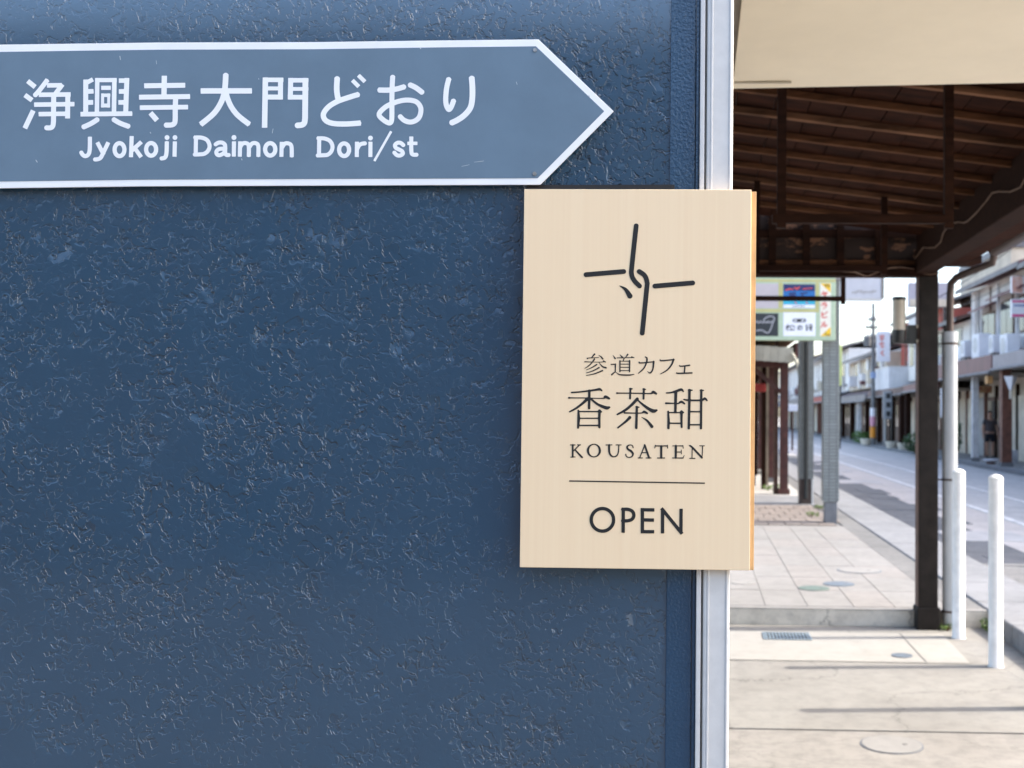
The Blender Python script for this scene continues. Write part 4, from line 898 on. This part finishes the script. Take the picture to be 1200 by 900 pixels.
h5 = house('beige townhouse with brown roof beyond the utility pole', 60.4, 75.0, 10.2, 5.1, M_wbeige, M_roofb, M_roofg, 2.55, .22, 9.1, posts=[(61, M_dkwood, .24), (64, M_wpost, .22), (67, M_dkwood, .24), (71, M_dkwood, .24)], wins=[(62, 3.9, 1.8, 1.0), (66, 3.9, 1.8, 1.0), (70, 3.9, 1.8, 1.0)], doors=11, seed=31)
for ya, m_ in ((61.0, M_wpost), (63.4, M_wwhite), (66.0, M_corr), (69.5, M_wwhite)):
    MB().box(10.05, 10.199, ya, ya + .8, 3.3, 5.0).build('wall_panel', m_, h5)
h6 = house('white townhouse with red awning far beyond the tiled pillars', 75.5, 98, 10.2, 6.2, M_wwhite, M_roofg, M_wred, 2.7, .3, posts=[(76, M_rbpost, .3), (80, M_rbpost, .3), (85, M_rbpost, .3), (90, M_dkwood, .3)], wins=[(77, 4.2, 2, 1.2), (82, 4.2, 2, 1.2), (88, 4.2, 2, 1.2)], doors=12, seed=41)
h7 = house('grey townhouse at the far end of the row', 98.5, 140, 10.2, 6.6, M_wgrey, M_roofb, M_roofg, 2.7, .3, posts=[(99, M_dkwood, .3), (110, M_dkwood, .3), (122, M_dkwood, .3)], wins=[(101, 4.2, 2.2, 1.3), (110, 4.2, 2.2, 1.3)], doors=14, seed=43)
# taller blocks behind the row
def block(label, x0, x1, y0, y1, zt, m, rows_, group='blocks behind the townhouses'):
    t = thing('rear_building', label, 'building', ((x0 + x1) / 2, (y0 + y1) / 2, 0))
    MB().box(x0, x1, y0, y1, 0, zt).build('wall', m, t)
    MB().box(x0 - .1, x1 + .1, y0 - .1, y1 + .1, zt, zt + .3).build('parapet', M_roofg, t)
    for r_ in range(rows_):
        for c_ in range(3):
            xw = x0 + (x1 - x0) * (c_ + .25) / 3
            w_ = MB().box(xw, xw + (x1 - x0) / 7, y0 - .06, y0 - .001, zt - 1.9 - r_ * 2.8, zt - .7 - r_ * 2.8).build('window', M_trim, t)
            MB().box(xw + .08, xw + (x1 - x0) / 7 - .08, y0 - .068, y0 - .061, zt - 1.82 - r_ * 2.8, zt - .78 - r_ * 2.8).build('pane', M_glass, w_)
def blk_px(label, pxl, pxr, pytop, Y, dep, m):
    a = aty(pxl, pytop, Y); b = aty(pxr, pytop, Y); block(label, a.x, b.x, Y, Y + dep, a.z, m, 1)
blk_px('beige block with a dark window band rising behind the pale grey townhouse', 1185, 1290, 290, 47, 9, M_wbeige)
M_lilac = mat('lilac_wall', (.40, .37, .41), .8, .1, 1)

# air conditioners on the arcade roof
def aircon(label, px, py, x, w, d, h):
    Y = x * FPX / (px - 818); z = aty(px, py, Y).z
    t = thing('air_conditioner', label, 'air conditioner', (x, Y, z), 'air conditioners on the arcade roof')
    MB().box(x - d / 2, x + d / 2, Y - w / 2, Y + w / 2, z, z + h).build('case', M_wp, t, bevel=.03)
    n = 20; mb = MB()
    mb.tube([(x - d / 2 - .012, Y, z + h * .55), (x - d / 2 + .0, Y, z + h * .55)], h * .33, 20); mb.build('fan_grille', mat('pale_fan_grille', (.58, .57, .55), .6, .1, 8), t)
    MB().box(x - d / 2 + .04, x - d / 2 + .10, Y - w / 2 + .05, Y + w / 2 - .05, 3.0 + (x - XE) * .35 - .1, z).build('foot', M_roofg, t)
    MB().box(x + d / 2 - .10, x + d / 2 - .04, Y - w / 2 + .05, Y + w / 2 - .05, 3.0 + (x - XE) * .35 - .1, z).build('foot', M_roofg, t)
aircon('white air conditioner on the maroon arcade roof nearest the rain pipe', 1147, 420, 9.6, .95, .42, .82)
aircon('smaller white air conditioner between the two big ones', 1163, 414, 9.7, .5, .3, .6)
aircon('white air conditioner on the maroon arcade roof above the red brown post', 1180, 423, 9.6, .8, .42, .82)
aircon('narrow white air conditioner at the far end of the maroon arcade roof', 1130, 419, 9.7, .6, .32, .6)

# projecting signs on the row
def proj_sign(name, label, x0, y0, x1, y1, Y, m, bars=(), th=.14, arm=None):
    a = aty(x0, y0, Y); b = aty(x1, y1, Y)
    t = thing(name, label, 'sign', ((a.x + b.x) / 2, Y, b.z))
    MB().box(a.x, b.x, Y, Y + th, b.z, a.z).build('board', m, t, bevel=.01)
    for (u0, v0, u1, v1, mm) in bars:
        p = aty(u0, v0, Y); q = aty(u1, v1, Y); MB().box(p.x, q.x, Y - .008, Y - .0005, q.z, p.z).build('band', mm, t)
    if arm: MB().box(b.x - .01, arm, Y + .04, Y + .08, (a.z + b.z) / 2, (a.z + b.z) / 2 + .05).build('arm', M_darkpl, t)
    return t
M_mag = mat('magenta_print', (.60, .012, .16), .5, .05, 4); M_orng = mat('orange_fade_print', (.62, .26, .17), .5, .05, 4, col2=(.70, .50, .44))
M_bltx = mat('blue_text', (.10, .16, .40), .5, .05, 4)
t = proj_sign('shop_sign', 'white sign with magenta bars on the pale grey townhouse', 1185.5, 350.5, 1212, 371.8, 34.5, M_wp, [(1186, 352, 1211.5, 354.4, M_mag), (1186, 368.2, 1211.5, 371.2, M_mag)], arm=XU)
ink('lettering', strokes_px((1080, 300, 10), [[(1080 + i * 17, 585, 7), (1086 + i * 17, 570, 7), (1092 + i * 17, 588, 7)] for i in range(12)]), M_bltx, t, 34.5, .012, .25)
t = proj_sign('shop_sign', 'orange and white sign above the magenta barred one', 1185.5, 323.5, 1212, 343.5, 34.5, M_wp, [(1186, 324, 1198, 343, M_orng)], arm=XU)
ink('lettering', strokes_px((1080, 300, 10), [[(1150, 355, 10), (1172, 340, 10), (1190, 352, 10), (1205, 338, 10)]]), M_maroon, t, 34.5, .012, .25)
t = proj_sign('shop_sign', 'tall white sign with red characters beside the utility pole', 1027.5, 388, 1043, 424, 52.5, M_wp, arm=10.9)
ink('lettering', [[(1031, 394, .8), (1036, 393.6, .8)], [(1031.5, 397, .8), (1035.5, 396.6, .8)], [(1033.5, 393, .8), (1033.5, 399, .8)], [(1031, 403, .8), (1036, 402.5, .8)], [(1033, 401, .7), (1033, 407, .8), (1036, 406, .7)], [(1035, 411, .8), (1032.5, 413.5, .8), (1035.5, 416.5, .8)]], mat('faded_red_print', (.66, .22, .19), .5, .1, 5), t, 52.5, .02, .3)
t = proj_sign('shop_sign', 'grey sign with three dark squares over the brown shopfront', 1035, 458, 1045, 491, 51.5, M_shutg, [(1038.5, 461, 1043.5, 467, M_bk), (1038.5, 471.5, 1043.5, 477.5, M_bk), (1038.5, 482, 1043.5, 488, M_bk)])
p = aty(1045, 470, 51.5)
MB().box(p.x - .03, p.x + .05, 51.55, 51.63, ZT, aty(1040, 458, 51.5).z).build('pole', M_darkpl, t)
t = proj_sign('shop_sign', 'narrow white sign seen between the black post and the rain pipe', 1103, 455, 1109, 489, 41.8, M_wp)
p = aty(1106, 480, 41.8); MB().box(p.x - .04, p.x + .04, 41.85, 41.93, ZT, aty(1106, 470, 41.8).z).build('pole', M_darkpl, t)
t = proj_sign('notice_board', 'small yellow green banner sign beside the mosaic pillar', 983.5, 405, 986.5, 452, 50, mat('lime_banner', (.62, .66, .22), .6, .1, 3))
p = aty(985, 452, 50); MB().box(p.x - .03, p.x + .03, 50.03, 50.09, ZT, p.z).build('pole', M_darkpl, t)

t = proj_sign('rooftop_sign', 'lilac grey rooftop sign with a beige foot beside the black post', 1065.5, 331, 1112, 359.5, 46, M_lilac, [(1066, 350.5, 1111.5, 359.2, M_wbeige)], th=.4)
for px_ in (1090, 1108):
    p = aty(px_, 359.5, 46); MB().box(p.x - .05, p.x + .05, 46.1, 46.2, 4.9, p.z).build('leg', M_darkpl, t)
# utility pole with wires
UX = 8.98; UY = UX * FPX / (1022 - 818)
M_pole = mat('weathered_concrete_pole', (.17, .17, .17), .8, .2, 3)
up = thing('utility_pole', 'slim grey utility pole with wires and orange wrapped base', 'utility pole', (UX, UY, ZT))
MB().tube([(UX, UY, ZT - .02), (UX, UY, 7.4)], [.13, .08], 12).build('shaft', M_pole, up, smooth=True)
zu = lambda yy: aty(1022, yy, UY).z
for ya, yb, m_, nm in ((500, 513, mat('orange_band', (.72, .26, .015), .5, .1, 4), 'orange_band'), (488, 499, mat('pink_poster', (.62, .28, .36), .5, .2, 8), 'poster'), (478, 488, M_wp, 'poster'), (436, 443, mat('blue_round_sign', (.26, .34, .52), .5, .3, 6), 'road_plate')):
    MB().lathe((UX, UY, 0), [(.15, zu(yb)), (.15, zu(ya))], 14).build(nm, m_, up, smooth=True)
for yy, w in ((376, .26), (385, .38), (396, .3)):
    MB().box(UX - w, UX + w * .6, UY - .05, UY + .05, zu(yy), zu(yy) + .09).build('crossarm', M_darkpl, up)
    for dx in (-w * .9, -w * .4, w * .5):
        MB().lathe((UX + dx, UY, zu(yy) + .0905), [(.05, 0), (.06, .07), (.03, .13)], 8).build('insulator', M_trim, up)
MB().lathe((UX - .32, UY - .1, zu(406)), [(.17, 0), (.19, .1), (.19, .5), (.1, .56)], 12).build('transformer', M_pole, up, smooth=True)
M_wire = mat('black_wire', (.02, .02, .02), .5, .1, 3)
def wire(p, q, sag, parent, r=.018):
    p = Vector(p); q = Vector(q)
    MB().tube([p.lerp(q, i / 14) - Vector((0, 0, sag * 4 * (i / 14) * (1 - i / 14))) for i in range(15)], r, 5).build('wire', M_wire, parent)
wire((UX + .4, UY, zu(380)), (10.4, 36, 7.3), .3, up); wire((UX - .5, UY, zu(382)), (9.3, 96, 7.2), .7, up); wire((UX - .8, UY, zu(372)), (8.9, 96, 7.6), .7, up)
wire((UX - .2, UY, zu(396)), (10.3, 33, 6.2), .3, up, .012); wire((UX - .6, UY, zu(398)), (1.9, 45, 4.4), .4, up, .014)

# lantern under the lilac arcade fascia
lx = aty(1184.5, 441, 32.6)
ln = thing('arcade_lantern', 'white tapered lantern hanging from the lilac arcade fascia', 'lantern', tuple(lx))
c = aty(1184.5, 457, 32.6)
MB().lathe((lx.x, lx.y, c.z), [(.05, 0), (.20, lx.z - c.z)], 4).build('shade', M_wp, ln)
MB().box(lx.x - .012, lx.x + .012, lx.y - .012, lx.y + .012, lx.z, lx.z + .12).build('hanger', M_darkpl, ln)
MB().lathe((lx.x, lx.y, c.z - .26), [(.04, 0), (.045, .2), (.03, .25)], 8).build('pendant', M_shut, ln)
# signboard and odds and ends in front of the maroon fascia house
t = proj_sign('shop_sign', 'mottled red and gold signboard under the maroon fascia above the person', 1141, 452, 1163, 460.5, 40.2, mat('mottled_signboard', (.22, .05, .03), .6, .5, 7, col2=(.40, .26, .12)))
p = aty(1152, 452, 40.2); MB().box(p.x - .02, p.x + .02, 40.24, 40.28, p.z, 2.86).build('hanger', M_darkpl, t)
t = proj_sign('shop_sign', 'small orange wooden plaque below the maroon fascia', 1157, 440.5, 1163.5, 449.5, 34.6, mat('orange_wood', (.50, .26, .09), .6, .3, 5), th=.3)
p = aty(1160, 440.5, 34.6); MB().box(p.x - .02, p.x + .02, 34.7, 34.74, p.z, p.z + .25).build('hanger', M_darkpl, t)
# stools, box and plants on the far pavement
p = atz(1185, 543, ZT)
tag(MB().box(p.x - .24, p.x + .24, p.y, p.y + .3, ZT - .01, ZT + .42).build('flower_box', mat('printed_carton', (.50, .50, .52), .6, .3, 9), None, bevel=.02), 'pale printed carton on the pavement beside the red brown post', 'box')
p = atz(1161, 543.5, ZT)
bs = thing('basin', 'white shallow basin on a low stand by the red brown post', 'basin', tuple(p))
MB().lathe((p.x, p.y, ZT), [(.14, -.01), (.14, .05)], 12).build('stand', M_rbpost, bs)
MB().lathe((p.x, p.y, ZT), [(.10, .051), (.24, .10), (.25, .15), (.22, .13)], 16).build('bowl', M_wp, bs, smooth=True)
plant('shrub', 'leafy green shrub on the kerb beside the black post', 'shrub', atz(1072, 532, ZT) + Vector((.1, .3, 0)), .55, .5, .42, 420, .16, 21, None, 'shrubs along the far kerb')
plant('shrub', 'round green shrub before the beige townhouse', 'shrub', atz(1003, 519, ZT) + Vector((.3, .3, 0)), .55, .5, .35, 380, .16, 22, mat('bright_leaf', (.09, .19, .03), .5, .4, 10), 'shrubs along the far kerb')
plant('shrub', 'tall dark green shrub between the black post and the rain pipe', 'shrub', atz(1105, 536, ZT) + Vector((.4, .3, 0)), .4, .4, .75, 520, .16, 23, None, 'shrubs along the far kerb')
for k, (px_, py_) in enumerate(((1010, 521), (1040, 525), (1054, 527))):
    p = atz(px_, py_, ZT)
    tag(MB().lathe((p.x + .2, p.y, ZT), [(.22, -.01), (.30, .24), (.31, .30), (.26, .29)], 12).build('planter', M_shut, None, smooth=True), ['cream planter beside the round green shrub', 'cream planter in front of the dark shop front near the utility pole', 'cream planter next to the thick brown arcade post'][k], 'planter')

# ------------------------------------------------------------------ the person across the street
p0 = atz(1160, 536.5, ZT)
PXX, PYY = p0.x, p0.y
M_skin = mat('skin', (.44, .25, .17), .55, .08, 20); M_shirt = mat('dark_grey_tshirt', (.075, .062, .066), .85, .15, 12); M_short = mat('black_shorts', (.010, .012, .020), .85, .15, 12)
M_hair = mat('grey_black_hair', (.04, .036, .034), .7, .3, 40); M_shoe = mat('dark_shoe', (.02, .02, .022), .6, .1, 10)
per = thing('person', 'person in dark grey t-shirt and black shorts standing under the far arcade', 'person', (PXX, PYY, ZT), rotz=0)
H = aty(1160, 482, PYY).z - ZT; S = H / 1.70
def skin(name, verts, edges, radii, m, parent, sub=2):
    me = bpy.data.meshes.new(name)
    me.from_pydata([(PXX + v[0] * S, PYY + v[1] * S, ZT + v[2] * S) for v in verts], edges, [])
    o = link(name, me, m, parent)
    md = o.modifiers.new('skin', 'SKIN'); md.use_smooth_shade = True
    lay = me.skin_vertices[0].data
    for i, r in enumerate(radii):
        lay[i].radius = ((r if not isinstance(r, tuple) else r[0]) * S, (r if not isinstance(r, tuple) else r[1]) * S); lay[i].use_root = (i == 0)
    s_ = o.modifiers.new('sub', 'SUBSURF'); s_.levels = sub; s_.render_levels = sub
    return o
V = [(0, 0, .95), (0, 0, 1.08), (0, 0, 1.25), (0, -.01, 1.38), (0, -.01, 1.46), (0, -.02, 1.53), (0, -.03, 1.60), (0, -.025, 1.665)]
Rr = [(.15, .10), (.14, .095), (.155, .10), (.10, .07), .055, .065, .082, .06]
E = [(i, i + 1) for i in range(7)]
def chain(root, pts, rad):
    pi = root
    for q, r in zip(pts, rad): V.append(q); Rr.append(r); E.append((pi, len(V) - 1)); pi = len(V) - 1
    return pi
for s_ in (-1, 1):
    wrist = chain(3, [(s_ * .17, 0, 1.37), (s_ * .22, .01, 1.24), (s_ * .255, .01, 1.10), (s_ * .265, -.03, .97), (s_ * .27, -.06, .86), (s_ * .272, -.07, .80)], [.055, .050, .043, .037, .027, .034])
    for f in range(4):
        chain(wrist, [(s_ * .274, -.095 + f * .018, .755), (s_ * .272, -.10 + f * .019, .715 - .006 * (f in (1, 2))), (s_ * .264, -.10 + f * .019, .685 - .006 * (f in (1, 2)))], [.010, .009, .008])
    chain(wrist, [(s_ * .262, -.11, .785), (s_ * .255, -.125, .75)], [.011, .009])
    chain(0, [(s_ * .09, 0, .84), (s_ * .10, -.01, .66), (s_ * .105, -.015, .49), (s_ * .11, .01, .30), (s_ * .112, .015, .10), (s_ * .115, -.02, .045), (s_ * .125, -.13, .03)], [.088, .072, .056, .052, .037, .040, .028])
skin('body', V, E, Rr, M_skin, per)
skin('shirt', [(0, 0, .90), (0, 0, 1.08), (0, 0, 1.25), (0, -.01, 1.385), (0, -.01, 1.43), (-.175, 0, 1.37), (-.235, .01, 1.20), (.175, 0, 1.37), (.235, .01, 1.20)], [(0, 1), (1, 2), (2, 3), (3, 4), (3, 5), (5, 6), (3, 7), (7, 8)], [(.185, .13), (.18, .125), (.18, .12), (.125, .085), .062, .072, .072, .072, .072], M_shirt, per)
skin('shorts', [(0, 0, .94), (0, 0, .87), (-.095, 0, .78), (-.11, -.005, .55), (.095, 0, .78), (.11, -.005, .55)], [(0, 1), (1, 2), (2, 3), (1, 4), (4, 5)], [(.18, .125), (.17, .12), .105, .095, .105, .095], M_short, per)
skin('hair', [(0, .005, 1.60), (0, .0, 1.675), (0, -.03, 1.70)], [(0, 1), (1, 2)], [.082, .082, .065], M_hair, per)
for s_ in (-1, 1):
    skin('shoe', [(s_ * .115, .05, .045), (s_ * .118, -.05, .045), (s_ * .128, -.17, .035)], [(0, 1), (1, 2)], [.048, .050, .040], M_shoe, per)
hd = bpy.data.objects
for s_ in (-1, 1):
    skin('eye', [(s_ * .032, -.108, 1.605), (s_ * .034, -.112, 1.606)], [(0, 1)], [.009, .008], M_hair, per, 1)
    skin('ear', [(s_ * .083, -.02, 1.59), (s_ * .087, -.018, 1.62)], [(0, 1)], [.012, .014], M_skin, per, 1)
skin('nose', [(0, -.108, 1.60), (0, -.122, 1.565)], [(0, 1)], [.010, .014], M_skin, per, 1)
skin('mouth', [(-.022, -.098, 1.535), (.022, -.098, 1.535)], [(0, 1)], [.007, .007], mat('lips', (.25, .09, .07), .5, .1, 20), per, 1)
